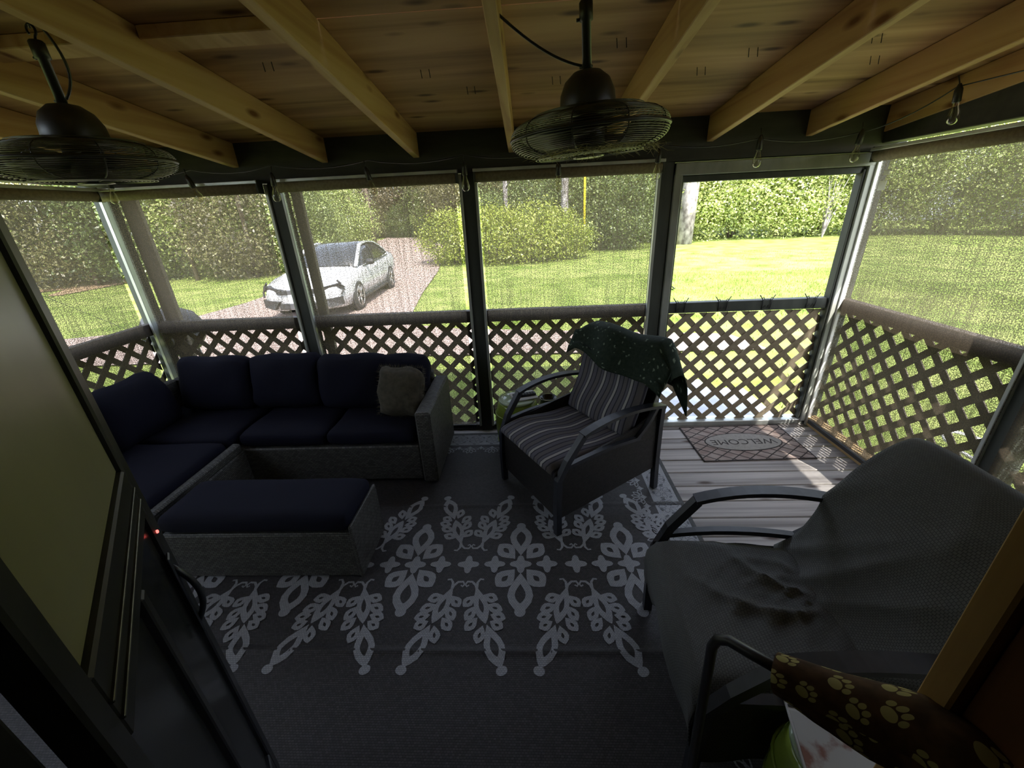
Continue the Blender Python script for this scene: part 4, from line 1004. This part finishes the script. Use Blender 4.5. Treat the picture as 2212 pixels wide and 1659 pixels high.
for (x, yy, z, tl) in bulbs:
    Mb = Matrix.Translation(SL((x, yy, z))) @ Matrix.Rotation(R(tl), 4, 'Y')
    so_ = MB().lathe([(.006, .075), (.012, .06), (.016, .05), (.017, .0), (.0145, -.003)], 14, M=Mb).tube([Mb @ Vector((0, 0, .07)), Mb @ Vector((0, .015, .11))], .003, 6).build('socket', 'fan_black', sg_, True)
    MB().lathe([(.012, -.003), (.0135, -.02), (.021, -.045), (.025, -.065), (.022, -.082), (.012, -.093), (.001, -.096)], 18, M=Mb).build('bulb', 'bulb_glass', so_, True)
    MB().tube([Mb @ Vector((0, 0, -.003)), Mb @ Vector((.006, 0, -.04)), Mb @ Vector((-.006, 0, -.062)), Mb @ Vector((.004, 0, -.02))], .0008, 4).build('filament', 'wire_metal', so_)

# ------------------------------------------------------------------ planter brackets hooked over the door rail
for i, (x, nm) in enumerate(((1.10, 'leftmost'), (1.40, 'second from the left'), (1.71, 'third from the left'), (2.02, 'rightmost'))):
    o = thing('planter_bracket', (x, D-.034, 1.0), 0, 'small black wire hook bracket on the porch door rail, '+nm+' of four', 'bracket', 'hook brackets on the door rail')
    for sx in (-1, 1):
        MB().tube([(sx*.028, 0, -.05), (sx*.030, -.004, .0), (sx*.032, 0, .018), (sx*.046, .004, .040), (sx*.054, .004, .052)], .003, 6).tube([(sx*.018, 0, .017), (sx*.027, .0, .036), (sx*.036, 0, .030)], .0025, 6).build('hook', 'black_metal', o)
    MB().tube([(-.03, 0, .017), (0, .002, .020), (.03, 0, .017)], .002, 6).tube([(-.028, 0, -.05), (-.01, -.004, -.02), (0, -.004, -.045), (.01, -.004, -.02), (.028, 0, -.05)], .002, 6).build('scroll', 'black_metal', o)

# ------------------------------------------------------------------ ground outside
GZ = -0.20
lw = MB()
def gf(u, v):
    x = -70+150*u; yy = -25+115*v
    return (x, yy, GZ+0.02*math.sin(x*.7)*math.sin(yy*.6)*min(1, max(0, (yy-5)/6))+ .012*max(0, yy-22))
lw.grid(gf, 60, 60); lawn = lw.build('lawn', 'lawn', None, True); tag(lawn, 'sunlit yellow-green lawn around the porch', 'lawn', kind='structure')
rx = [(-2.2, 7.2), (-2.45, 8.3), (-2.75, 10.35), (-3.2, 14.6), (-4.7, 24.2), (-7.5, 33.5), (-12, 36.5), (-11.5, 30), (-8.8, 22), (-7.4, 14), (-7.2, 10), (-7.6, 7.4), (-9.5, 6.8), (-12, 6.2), (-12, 5.2), (-8, 5.4), (-3, 5.5), (0.5, 5.35), (3.2, 5.25), (3.0, 6.0), (0.4, 6.5), (-1.2, 6.8)]
dr = MB(); n = len(rx)
dr.v = [(a, b, GZ+.028+.012*max(0, b-22)) for a, b in rx]; dr.f = [tuple(range(n))]
me = dr.mesh('driveway', 'gravel'); import bmesh
bm = bmesh.new(); bm.from_mesh(me); bmesh.ops.triangulate(bm, faces=bm.faces[:]); bmesh.ops.recalc_face_normals(bm, faces=bm.faces[:])
if bm.faces[0].normal.z < 0: bmesh.ops.reverse_faces(bm, faces=bm.faces[:])
bm.to_mesh(me); bm.free()
dv = link('driveway', me); tag(dv, 'pinkish gravel driveway curving past the white car', 'driveway', kind='structure')
lt = MB()
lt.grid(lambda u, v: (-24+9*u, 12.9-.10*(-24+9*u+15)+3*v+(.35*math.sin(u*31)+.3*math.sin(u*17))*(1-v), GZ+.035), 60, 4); ll = lt.build('leaf_litter', 'leaf_litter'); tag(ll, 'brown leaf litter under the trees at the lawn edge, left', 'leaf litter', kind='stuff')

# grass blades on the nearer lawn
ng = 42000; rs_ = np.random.RandomState(3)
gx = np.concatenate([rs_.uniform(-1.5, 9, ng//2), rs_.uniform(-9, 14, ng//2)]); gy = np.concatenate([rs_.uniform(6.9, 12, ng//2), rs_.uniform(3.2, 17, ng//2)])
def inpoly(px_, py_):
    c = np.zeros(len(px_), bool); j = n-1
    for i in range(n):
        (xi, yi), (xj, yj) = rx[i], rx[j]
        c ^= ((yi > py_) != (yj > py_)) & (px_ < (xj-xi)*(py_-yi)/(yj-yi+1e-12)+xi); j = i
    return c
k_ = ~inpoly(gx, gy) & ~((gx > XL-.3) & (gx < XR+.3) & (gy < 3.4)) & ~((gx > .8) & (gx < 2.3) & (gy < 4.2)); gx, gy = gx[k_], gy[k_]; ng = len(gx)
ga = rs_.uniform(0, 2*PI, ng); gh = rs_.uniform(.03, .085, ng); gw = .006
V = np.zeros((ng, 3, 3)); dx_, dy_ = np.cos(ga)*gw, np.sin(ga)*gw; lean = rs_.uniform(-.04, .04, (ng, 2))
z0 = GZ-.005+0.02*np.sin(gx*.7)*np.sin(gy*.6)*np.clip((gy-5)/6, 0, 1)
V[:, 0] = np.stack([gx-dx_, gy-dy_, z0], 1); V[:, 1] = np.stack([gx+dx_, gy+dy_, z0], 1); V[:, 2] = np.stack([gx+lean[:, 0], gy+lean[:, 1], z0+gh], 1)
def npmesh(name, V, mat, k):
    me = bpy.data.meshes.new(name); nv = V.shape[0]*k; me.vertices.add(nv); me.vertices.foreach_set('co', V.astype(np.float32).ravel())
    me.loops.add(nv); me.loops.foreach_set('vertex_index', np.arange(nv, dtype=np.int32)); me.polygons.add(V.shape[0])
    me.polygons.foreach_set('loop_start', np.arange(0, nv, k, dtype=np.int32)); me.materials.append(MATS[mat]); me.update(calc_edges=True); return me
gb = link('grass', npmesh('grass', V, 'grass_blade', 3)); tag(gb, 'short mown grass blades outside the porch', 'grass', kind='stuff')

stp = thing('door_step', (1.55, 3.46, GZ), 0, 'grey concrete step slab outside the porch door', 'step')
MB().bbox(-.62, .62, -.40, .40, 0, .12, .015).build('slab', 'concrete', stp)
MB().bbox(-.40, .35, .42, .80, 0, .05, .015).build('paver', 'concrete', stp)

# ------------------------------------------------------------------ trees and shrubs
def crown(seed, rxy, rz, zc, nclus, nleaf, size, flat=0.0):
    rs = np.random.RandomState(seed)
    d = rs.normal(size=(nclus, 3)); d /= np.linalg.norm(d, axis=1)[:, None]
    rad = rs.uniform(.55, 1.0, nclus)**.6
    C = d*rad[:, None]*np.array([rxy, rxy, rz])+np.array([0, 0, zc])
    C[:, 2] = np.maximum(C[:, 2], .15)
    per = nleaf//nclus; P = np.repeat(C, per, 0)+rs.normal(size=(nclus*per, 3))*np.array([.30, .30, .22])*rxy/1.7
    P[:, 2] = np.maximum(P[:, 2], .03)
    m = len(P); nr = rs.normal(size=(m, 3))+np.array([0, 0, .7])+(P-np.array([0, 0, zc]))*.4/rxy; nr /= np.linalg.norm(nr, axis=1)[:, None]
    t = np.cross(nr, rs.normal(size=(m, 3))); t /= np.linalg.norm(t, axis=1)[:, None]; b = np.cross(nr, t)
    L_ = rs.uniform(.6, 1.25, m)[:, None]*size; W_ = L_*.55
    V = np.stack([P-t*L_*.5, P+b*W_*.5, P+t*L_*.5, P-b*W_*.5], 1)
    return V
CR = {}
for i in range(3): CR['shrub', i] = crown(10+i, 1.35, 1.05, .95, 110, 8800, .10)
for i in range(3): CR['bush', i] = crown(20+i, 1.9, 2.3, 2.2, 190, 15200, .125)
for i in range(3): CR['tree', i] = crown(30+i, 2.7, 3.6, 4.4, 220, 15400, .17)
LM = {}
NTH = ['leftmost', 'second from the left', 'third from the left', 'fourth from the left', 'fifth from the left', 'sixth from the left', 'seventh from the left', 'eighth from the left',
       'ninth from the left', 'tenth from the left', 'eleventh from the left', 'twelfth from the left', 'thirteenth from the left', 'fourteenth from the left', 'fifteenth from the left', 'sixteenth from the left']
def order(spots):                                              # rank of each spot from left to right as seen from the porch
    a = sorted(range(len(spots)), key=lambda i: math.atan2(spots[i][0], spots[i][1])); rk = [0]*len(spots)
    for r_, i in enumerate(a): rk[i] = r_
    return ['rightmost' if r_ == len(spots)-1 else NTH[r_] for r_ in rk]
def tree(kind, var, leafm, x, yy, s, label, cat, group, bark='bark_brown', tr=.10, th=3.0):
    o = thing('tree' if kind == 'tree' else 'shrub', (x, yy, GZ+.012*max(0, yy-22)), random.uniform(0, 6.28), label, cat, group); o.scale = (s, s, s*random.uniform(.92, 1.08))
    key = (kind, var, leafm)
    if key not in LM: LM[key] = npmesh('crown', CR[kind, var], leafm, 4)
    link('foliage', LM[key], o)
    m = MB()
    if kind == 'tree': m.tube([(0, 0, -.1), (.03, .02, 1.2), (-.04, .03, 3), (.05, 0, 5.5)], [tr*1.25, tr, tr*.85, tr*.4], 8)
    else:
        for k in range(4):
            a = k*1.7; m.tube([(.05*math.cos(a), .05*math.sin(a), -.08), (.3*math.cos(a), .3*math.sin(a), .7), (.55*math.cos(a), .6*math.sin(a), 1.5 if kind == 'bush' else 1.0)], [tr*.35, tr*.25, tr*.1], 6)
    m.build('trunk' if kind == 'tree' else 'stems', bark, o, True); return o
random.seed(21)
for i, (x, yy, s, wh) in enumerate(((-2.9, 16.9, .95, 'left end'), (-1.35, 16.5, 1.0, 'second from the driveway'), (0.1, 16.6, 1.02, 'middle'), (1.35, 17.3, .9, 'right end'))):
    tree('shrub', i % 3, 'leaf_yellow', x, yy, s, 'rounded yellow-green bush on the lawn, '+wh+' of the row behind the driveway', 'bush', 'yellow-green bushes on the lawn')
G1 = 'leafy trees and tall shrubs edging the lawn'
front = [(6.2, 23.5, 1.15), (8.6, 22.9, 1.1), (10.8, 23.2, 1.2), (12.9, 22.8, 1.1), (15.0, 23.0, 1.2), (17.2, 22.2, 1.15), (19.4, 21.0, 1.1)]
SPOTS = front
for (i, (x, yy, s)), nth in zip(enumerate(SPOTS), order(SPOTS)):
    tree('bush', i % 3, 'leaf_bright', x, yy, s, 'tall bright green shrub in the hedge beyond the door, '+nth, 'shrub', 'bright hedge shrubs beyond the door')
SPOTS = ((7.3, 25.5, 1.0), (11.0, 26.2, 1.05), (14.8, 26.0, 1.0), (18.6, 25.0, 1.0))
for (i, (x, yy, s)), nth in zip(enumerate(SPOTS), order(SPOTS)):
    tree('tree', i % 3, 'leaf_bright', x, yy, s, 'leafy green tree standing behind the bright hedge, '+nth, 'tree', 'trees behind the hedge')
SPOTS = ((2.6, 20.6, .85), (4.3, 20.2, .95), (0.4, 20.5, .8), (-1.6, 20.2, .7))
for (i, (x, yy, s)), nth in zip(enumerate(SPOTS), order(SPOTS)):
    tree('bush', i % 3, 'leaf_mid', x, yy, s, 'mid green shrub behind the yellow-green bushes, '+nth, 'shrub', 'shrubs behind the yellow-green bushes')
SPOTS = ((-3.4, 27, .8), (-.8, 25, .9), (2.0, 24.5, .95), (4.6, 24, .95), (-5.2, 31, .9))
for (i, (x, yy, s)), nth in zip(enumerate(SPOTS), order(SPOTS)):
    tree('tree', i % 3, 'leaf_olive', x, yy, s, 'olive green woodland tree beyond the yellow-green bushes, '+nth, 'tree', 'woodland trees beyond the bushes')
SPOTS = ((-12.6, 36.8, .7), (-10.6, 36.0, .6), (-8.4, 35.2, .55), (-6.2, 34.6, .6), (-4.6, 32.0, .6), (-14.8, 30.5, .8))
for (i, (x, yy, s)), nth in zip(enumerate(SPOTS), order(SPOTS)):
    tree('bush', i % 3, ('leaf_olive', 'leaf_mid', 'leaf_bright')[i % 3], x, yy, s, 'low shrub where the driveway meets the woodland, '+nth, 'shrub', 'shrubs at the end of the driveway')
SPOTS = ((-24, 42), (-19, 45), (-14, 46), (-9, 45), (-4, 44), (1, 42), (6, 38))
for (i, (x, yy)), nth in zip(enumerate(SPOTS), order(SPOTS)):
    tree('tree', i % 3, 'leaf_brown', x, yy, 1.5, 'tall brownish tree deep in the woodland, '+nth, 'tree', 'trees deep in the woodland')
# woodland at the end of the driveway and to the left
wl_ = [(-16, 33), (-13.2, 38.5), (-10.5, 38), (-8, 36.5), (-5.5, 37), (-3, 34), (-.5, 33), (-18.5, 29), (-20.5, 25)]
SPOTS = wl_
for (i, (x, yy)), nth in zip(enumerate(SPOTS), order(SPOTS)):
    tree('tree', i % 3, 'leaf_brown' if i % 3 else 'leaf_mid', x, yy, 1.0, 'woodland tree at the far end of the driveway, '+nth, 'tree', 'woodland trees at the end of the driveway')
lf = [(-8.6, 16.3, .75), (-10.6, 15.5, .95), (-12.6, 16.5, 1.0), (-14.8, 15.4, 1.0), (-17.2, 14.8, 1.05), (-19.5, 13.6, 1.05), (-21.5, 11.8, 1.05), (-23, 9.4, 1.1), (-8.9, 20.2, .8), (-11.5, 19.8, .95)]
SPOTS = lf
for (i, (x, yy, s)), nth in zip(enumerate(SPOTS), order(SPOTS)):
    tree('bush', i % 3, ('leaf_mid', 'leaf_olive', 'leaf_bright')[i % 3], x, yy, s, 'dense shrub at the woodland edge left of the car, '+nth, 'shrub', 'woodland edge shrubs left of the car')
SPOTS = ((-13.5, 20.5), (-16.5, 19), (-19.5, 17), (-22.5, 14.5), (-25, 11), (-26, 6.5), (-26, 1.5))
for (i, (x, yy)), nth in zip(enumerate(SPOTS), order(SPOTS)):
    tree('tree', i % 3, ('leaf_olive', 'leaf_mid')[i % 2], x, yy, 1.05, 'tall tree standing behind the woodland edge on the left, '+nth, 'tree', 'trees behind the left woodland edge')
# right hand side
SPOTS = ((21.2, 19.2, 1.0), (22.6, 17.0, .9), (23.4, 14.4, .9), (24.0, 11.8, .95), (24.6, 9.0, 1.0), (25, 6.2, 1.0))
for (i, (x, yy, s)), nth in zip(enumerate(SPOTS), order(SPOTS)):
    tree('bush', i % 3, ('leaf_bright', 'leaf_mid')[i % 2], x, yy, s, 'shrub at the far edge of the lawn behind the right shade, '+nth, 'shrub', 'shrubs behind the right shade')
SPOTS = ((28.5, 22), (32, 26), (28, 15), (28.5, 10.5), (29, 6), (36, 25), (34, 16), (30, 32))
for (i, (x, yy)), nth in zip(enumerate(SPOTS), order(SPOTS)):
    tree('tree', i % 3, ('leaf_mid', 'leaf_bright')[i % 2], x, yy, 1.15, 'large tree behind the lawn edge on the right, '+nth, 'tree', 'trees behind the right lawn edge')
# bare and pale trunks
def bare(x, yy, r_, h_, mat, label, group, lean=0.0, br=True, name='bare_tree'):
    o = thing(name, (x, yy, GZ+.012*max(0, yy-22)), 0, label, 'tree', group)
    MB().tube([(0, 0, -.15), (lean*.3, 0, h_*.3), (lean*.6+.05*r_, .02, h_*.6), (lean, 0, h_)], [r_*1.15, r_, r_*.9, r_*.6], 12).build('trunk', mat, o, True)
    if br:
        for k in range(5):
            a = k*2.3+x; z = h_*(.3+.12*k); m = MB().tube([(lean*z/h_, 0, z), (lean*z/h_+math.cos(a)*.6, math.sin(a)*.6, z+.5), (lean*z/h_+math.cos(a)*1.1, math.sin(a)*1.1, z+1.2)], [r_*.3, r_*.2, r_*.08], 6)
            m.build('branch', mat, o, True)
    return o
bare(7.55, 21.0, .36, 9, 'bark_pale', 'thick mottled pale tree trunk at the left edge of the door opening', None, .3)
bare(1.62, 19.0, .16, 9, 'bark_pale', 'slim pale trunk behind the yellow-green bushes, beside the yellow pole', None, .05)
bare(-.95, 19.4, .10, 9, 'bark_pale', 'thin pale trunk left above the yellow-green bushes', None, .1)
random.seed(5)
SPOTS = []
for i in range(16):
    x = -17+17*(i+random.random()*.7)/16; yy = random.uniform(27, 34)-abs(x+8)*.15
    if -10 < x < -5 and yy < 34: yy = 35+random.random()*2
    SPOTS.append((x, yy))
for (i, (x, yy)), nth in zip(enumerate(SPOTS), order(SPOTS)):
    bare(x, yy, random.uniform(.07, .15), 10, 'bark_brown' if i % 4 else 'bark_pale', 'bare straight woodland tree beyond the driveway, '+nth, 'bare woodland trees', random.uniform(-.4, .4))
SPOTS = ((-10.2, 15.2), (-12.4, 15.0), (-15.7, 14.4), (-17.6, 12.6), (-20, 11.0))
for (i, (x, yy)), nth in zip(enumerate(SPOTS), order(SPOTS)):
    bare(x, yy, .07, 9, 'bark_brown', 'dark slender tree at the woodland edge on the left, '+nth, 'dark trunks at the left woodland edge', .2)
sp = thing('bare_sapling', (14.3, 21.3, GZ), 0, 'leafless pale sapling in front of the green hedge', 'sapling')
rnd = random.Random(2)
for k in range(11):
    a = rnd.uniform(0, 6.3); r0 = rnd.uniform(.1, .9); h0 = rnd.uniform(2.2, 4.3)
    MB().tube([(0, 0, 0), (.25*r0*math.cos(a), .25*r0*math.sin(a), h0*.45), (r0*math.cos(a), r0*math.sin(a), h0)], [.03, .02, .006], 5).build('branch', 'bark_pale', sp)
yp = thing('yellow_pole', (2.42, 18.4, GZ), 0, 'slim yellow pole standing beyond the bushes', 'pole')
MB().tube([(.0, 0, .35), (-.06, 0, 6.0)], .05, 10).build('sleeve', 'yellow_paint', yp, True); MB().tube([(.004, 0, -.1), (0, 0, .36)], .02, 8).build('cable', 'wire_metal', yp, True)

# ------------------------------------------------------------------ parked car
car = thing('car', (-4.62, 10.02, GZ+.03), R(3.0), 'white four-door sedan parked on the gravel driveway', 'car')
car.scale = (.92, .92, .92)
# local: -Y is the nose, +X the side turned to the porch
def loft(stations, nose_cap=True):
    m = MB(); k = len(stations[0][1])
    for (yy, prof) in stations:
        for (x, z) in prof: m.v.append((x, yy, z))
    for i in range(len(stations)-1):
        for j in range(k-1): a = i*k+j; m.f.append((a, a+1, a+k+1, a+k))
    m.f.append(tuple(range(k-1, -1, -1))); m.f.append(tuple((len(stations)-1)*k+j for j in range(k))); return m
def sec(zb, wb_, wm, zm, ws, zs, zt, wt):                       # half section mirrored: bottom -> mid -> shoulder -> top
    h_ = [(wb_*.6, zb), (wb_, zb+.03), (wm, zm), (wm-.01, (zm+zs)/2+.03), (ws, zs), (wt, zt-.012), (wt*.5, zt)]
    return [(-a, b) for a, b in h_]+[(a, b) for a, b in h_[::-1]]
st_ = [(-2.36, sec(.24, .50, .66, .40, .58, .60, .66, .40)), (-2.28, sec(.20, .70, .80, .42, .74, .66, .73, .52)), (-2.05, sec(.18, .82, .90, .45, .84, .74, .80, .58)), (-1.6, sec(.18, .86, .93, .48, .88, .82, .89, .60)),
       (-1.0, sec(.18, .87, .93, .50, .88, .88, .965, .62)), (-.75, sec(.18, .87, .93, .50, .88, .90, .99, .64)), (.3, sec(.18, .87, .93, .50, .88, .93, .97, .66)), (1.4, sec(.18, .87, .93, .52, .88, .96, 1.01, .66)),
       (1.9, sec(.20, .84, .92, .54, .85, .97, 1.05, .60)), (2.35, sec(.26, .74, .86, .56, .78, .95, 1.05, .56)), (2.50, sec(.34, .60, .76, .58, .70, .90, .98, .50))]
loft(st_).build('body', 'car_white', car, True)
def gsec(w0, z0, w1, z1):
    h_ = [(w0, z0), (w0*.45+w1*.55+.02, z0+(z1-z0)*.55), (w1, z1-.03), (w1*.6, z1)]
    return [(-a, b) for a, b in h_]+[(a, b) for a, b in h_[::-1]]
gs = [(-.98, gsec(.80, .92, .62, .975)), (-.45, gsec(.82, .93, .64, 1.26)), (-.08, gsec(.83, .94, .63, 1.42)), (.45, gsec(.83, .95, .62, 1.455)), (1.1, gsec(.82, .96, .60, 1.41)), (1.6, gsec(.79, .98, .58, 1.26)), (2.12, gsec(.72, 1.0, .54, 1.06))]
loft(gs).build('glasshouse', 'car_glass', car, True)
for sx in (-1, 1):
    rail = [(sx*.80, -1.0, .95), (sx*.715, -.45, 1.21), (sx*.655, -.08, 1.385), (sx*.63, .45, 1.425), (sx*.62, 1.1, 1.38), (sx*.63, 1.6, 1.24), (sx*.66, 2.05, 1.06)]
    MB().sweep([Vector(p) for p in rail], .085, .035, Vector((1, 0, 0))).build('roof_rail', 'car_white', car)
    MB().sweep([(sx*.845, .36, .96), (sx*.77, .40, 1.20), (sx*.665, .42, 1.40)], .012, .06, Vector((1, 0, 0))).build('pillar', 'car_black', car)
    MB().sweep([(sx*.885, -.75, .925), (sx*.888, .3, .945), (sx*.885, 1.5, .985)], .02, .018, Vector((1, 0, 0))).build('belt_trim', 'wire_metal', car)
    mm = MB().cushion(.22, .12, .13, 6, .5, .1, 0, Matrix.Translation((sx*1.02, -.58, 1.0))); mm.build('mirror', 'car_black', car, True)
    MB().bbox(sx*.90-.03, sx*.90+.03, -1.0, 1.0, .20, .27, .015).build('rocker_trim', 'car_black', car)
    for yy in (-.72, .33, 1.30): MB().bbox(sx*.921-.004, sx*.921+.004, yy-.004, yy+.004, .30, .90, .001).build('door_seam', 'car_black', car)
    for yy in (.12, 1.08): MB().bbox(sx*.925-.006, sx*.925+.014, yy-.10, yy+.10, .80, .825, .004).build('door_handle', 'car_white', car)
    # headlight, hooked running lamp, bumper pocket
    def slab(name, pts, dy, mat):                               # quad on the nose given a little depth
        P = [(sx*x_, y_, z_) for x_, y_, z_ in pts]; Q = [(sx*(x_-.05), y_+dy, z_) for x_, y_, z_ in pts]
        MB().add(P+Q, [(0, 1, 2, 3), (7, 6, 5, 4), (0, 4, 5, 1), (3, 2, 6, 7), (0, 3, 7, 4), (1, 5, 6, 2)]).build(name, mat, car)
    slab('headlight', [(.38, -2.42, .67), (.82, -2.25, .74), (.90, -2.16, .64), (.40, -2.43, .57)], .16, 'car_black')
    MB().tube([(sx*.76, -2.20, .80), (sx*.83, -2.18, .73), (sx*.78, -2.26, .69), (sx*.88, -2.19, .61), (sx*.84, -2.27, .52)], .022, 6).build('running_lamp', 'car_black', car)
    slab('bumper_pocket', [(.46, -2.45, .43), (.86, -2.31, .47), (.86, -2.30, .30), (.60, -2.43, .26)], .20, 'car_black')
MB().bbox(-.45, .45, -2.415, -2.30, .575, .665, .012).build('grille', 'car_black', car)
MB().bbox(-.50, .50, -2.40, -2.30, .25, .38, .015).build('lower_intake', 'car_black', car)
MB().bbox(-.09, .09, -2.40, -2.33, .675, .70, .006).build('badge', 'car_black', car)
MB().bbox(-.155, .155, -2.425, -2.375, .40, .52, .004).build('number_plate', 'white_plastic', car)
MB().bbox(-.66, .66, -1.03, -.97, .962, .985, .006).build('cowl', 'car_black', car)
for sx in (-1, 1):
    for yy in (-1.42, 1.44):
        ar = MB().lathe([(.375, -.03), (.385, 0), (.375, .012), (.05, .014)], 28, M=Matrix.Translation((sx*.905, yy, .33)) @ Matrix.Rotation(sx*PI/2, 4, 'Y')); ar.build('wheel_arch', 'car_black', car, True)
        wh = thing('wheel'); wh.parent = car; wh.location = (sx*.84, yy, .33)
        Mw = Matrix.Rotation(sx*PI/2, 4, 'Y')
        MB().lathe([(.23, -.11), (.315, -.11), (.33, -.08), (.33, .07), (.315, .105), (.245, .108), (.235, .08)], 32, M=Mw).build('tyre', 'rubber', wh, True)
        rim = MB()
        for k in range(5):
            a = k*2*PI/5
            for da in (-.13, .13):
                rim.tube([Mw @ Vector((.03*math.cos(a), .03*math.sin(a), .098)), Mw @ Vector((.235*math.cos(a+da), .235*math.sin(a+da), .104))], .017, 5)
        rim.lathe([(.05, .09), (.05, .112), (.01, .116)], 14, M=Mw); rim.tube([Mw @ Vector((.238*math.cos(2*PI*k/28), .238*math.sin(2*PI*k/28), .104)) for k in range(28)], .011, 6, True)
        rim.build('rim', 'alloy', wh, True)
        MB().lathe([(.22, .02), (.225, .04), (.01, .042)], 24, M=Mw).build('brake_disc', 'car_black', wh, True)

# ------------------------------------------------------------------ small things outside
gr = thing('kettle_grill', (-3.62, 3.85, GZ), 0, 'dark covered kettle grill outside the left front corner', 'grill')
for k in range(3):
    a = k*2*PI/3+.4; MB().tube([(.26*math.cos(a), .26*math.sin(a), 0), (.15*math.cos(a), .15*math.sin(a), .72)], .012, 8).build('leg', 'wire_metal', gr, True)
MB().lathe([(.05, .66), (.18, .72), (.25, .82), (.265, .90)], 28).build('bowl', 'car_black', gr, True)
MB().lathe([(.27, .90), (.262, .98), (.21, 1.08), (.11, 1.135), (.02, 1.145)], 28).build('lid', 'car_black', gr, True)
MB().tube(bez((-.05, 0, 1.14), (0, 0, 1.20), (.05, 0, 1.14), 8), .009, 8).build('lid_handle', 'wire_metal', gr, True)
ho = thing('garden_hose', (3.25, 2.35, GZ), 0, 'pale garden hose looping on the grass outside the right lattice', 'hose')
hp = []
for i in range(50):
    t = i/49; a = t*4.3*PI; r_ = .28+.10*math.sin(t*9); hp.append((r_*math.cos(a)+.3*t, r_*math.sin(a)*1.3-.1*t, .03+.28*math.sin(t*PI)*(1+.3*math.sin(a))))
MB().tube(hp, .013, 8).build('hose_coil', 'white_plastic', ho, True); MB().tube([hp[-1], (hp[-1][0]+.06, hp[-1][1]-.05, hp[-1][2])], .017, 8).build('nozzle', 'wire_metal', ho, True)
hw = thing('far_house', (25.5, 31, GZ), R(-38), 'white house glimpsed far off through the right shade', 'house')
MB().bbox(-1.5, 1.4, -1.2, 1.2, 0, 4.0, .03).build('wall', 'white_siding', hw)
MB().bbox(-1.8, 1.8, -1.5, 1.4, 4.0, 4.25, .03).build('roof', 'roof_dark', hw)
MB().bbox(1.4, 9.5, -.9, 1.0, 0, 2.9, .03).build('wing', 'white_siding', hw); MB().bbox(1.3, 9.8, -1.2, 1.2, 2.9, 3.1, .03).build('wing_roof', 'roof_dark', hw)
for x in (-.6, .55):
    wn_ = MB().bbox(x-.38, x+.38, -1.25, -1.2, 2.3, 3.3, .02).build('window', 'white_plastic', hw); MB().bbox(x-.32, x+.32, -1.27, -1.24, 2.36, 3.24, .01).build('pane', 'car_glass', wn_)
for x in (2.8, 5.2, 7.6):
    wn_ = MB().bbox(x-.5, x+.5, -.95, -.9, 1.3, 2.3, .02).build('window', 'white_plastic', hw); MB().bbox(x-.44, x+.44, -.97, -.94, 1.36, 2.24, .01).build('pane', 'car_glass', wn_)
sh = thing('far_shed', (-18.0, 26.5, GZ), R(12), 'pale grey shed glimpsed through the woodland on the left', 'shed')
MB().bbox(-3.2, 3.2, -1.2, 1.2, 0, 1.9, .03).build('wall', 'white_siding', sh); MB().bbox(-3.4, 3.4, -1.4, 1.4, 1.9, 2.1, .03).build('roof', 'roof_dark', sh)
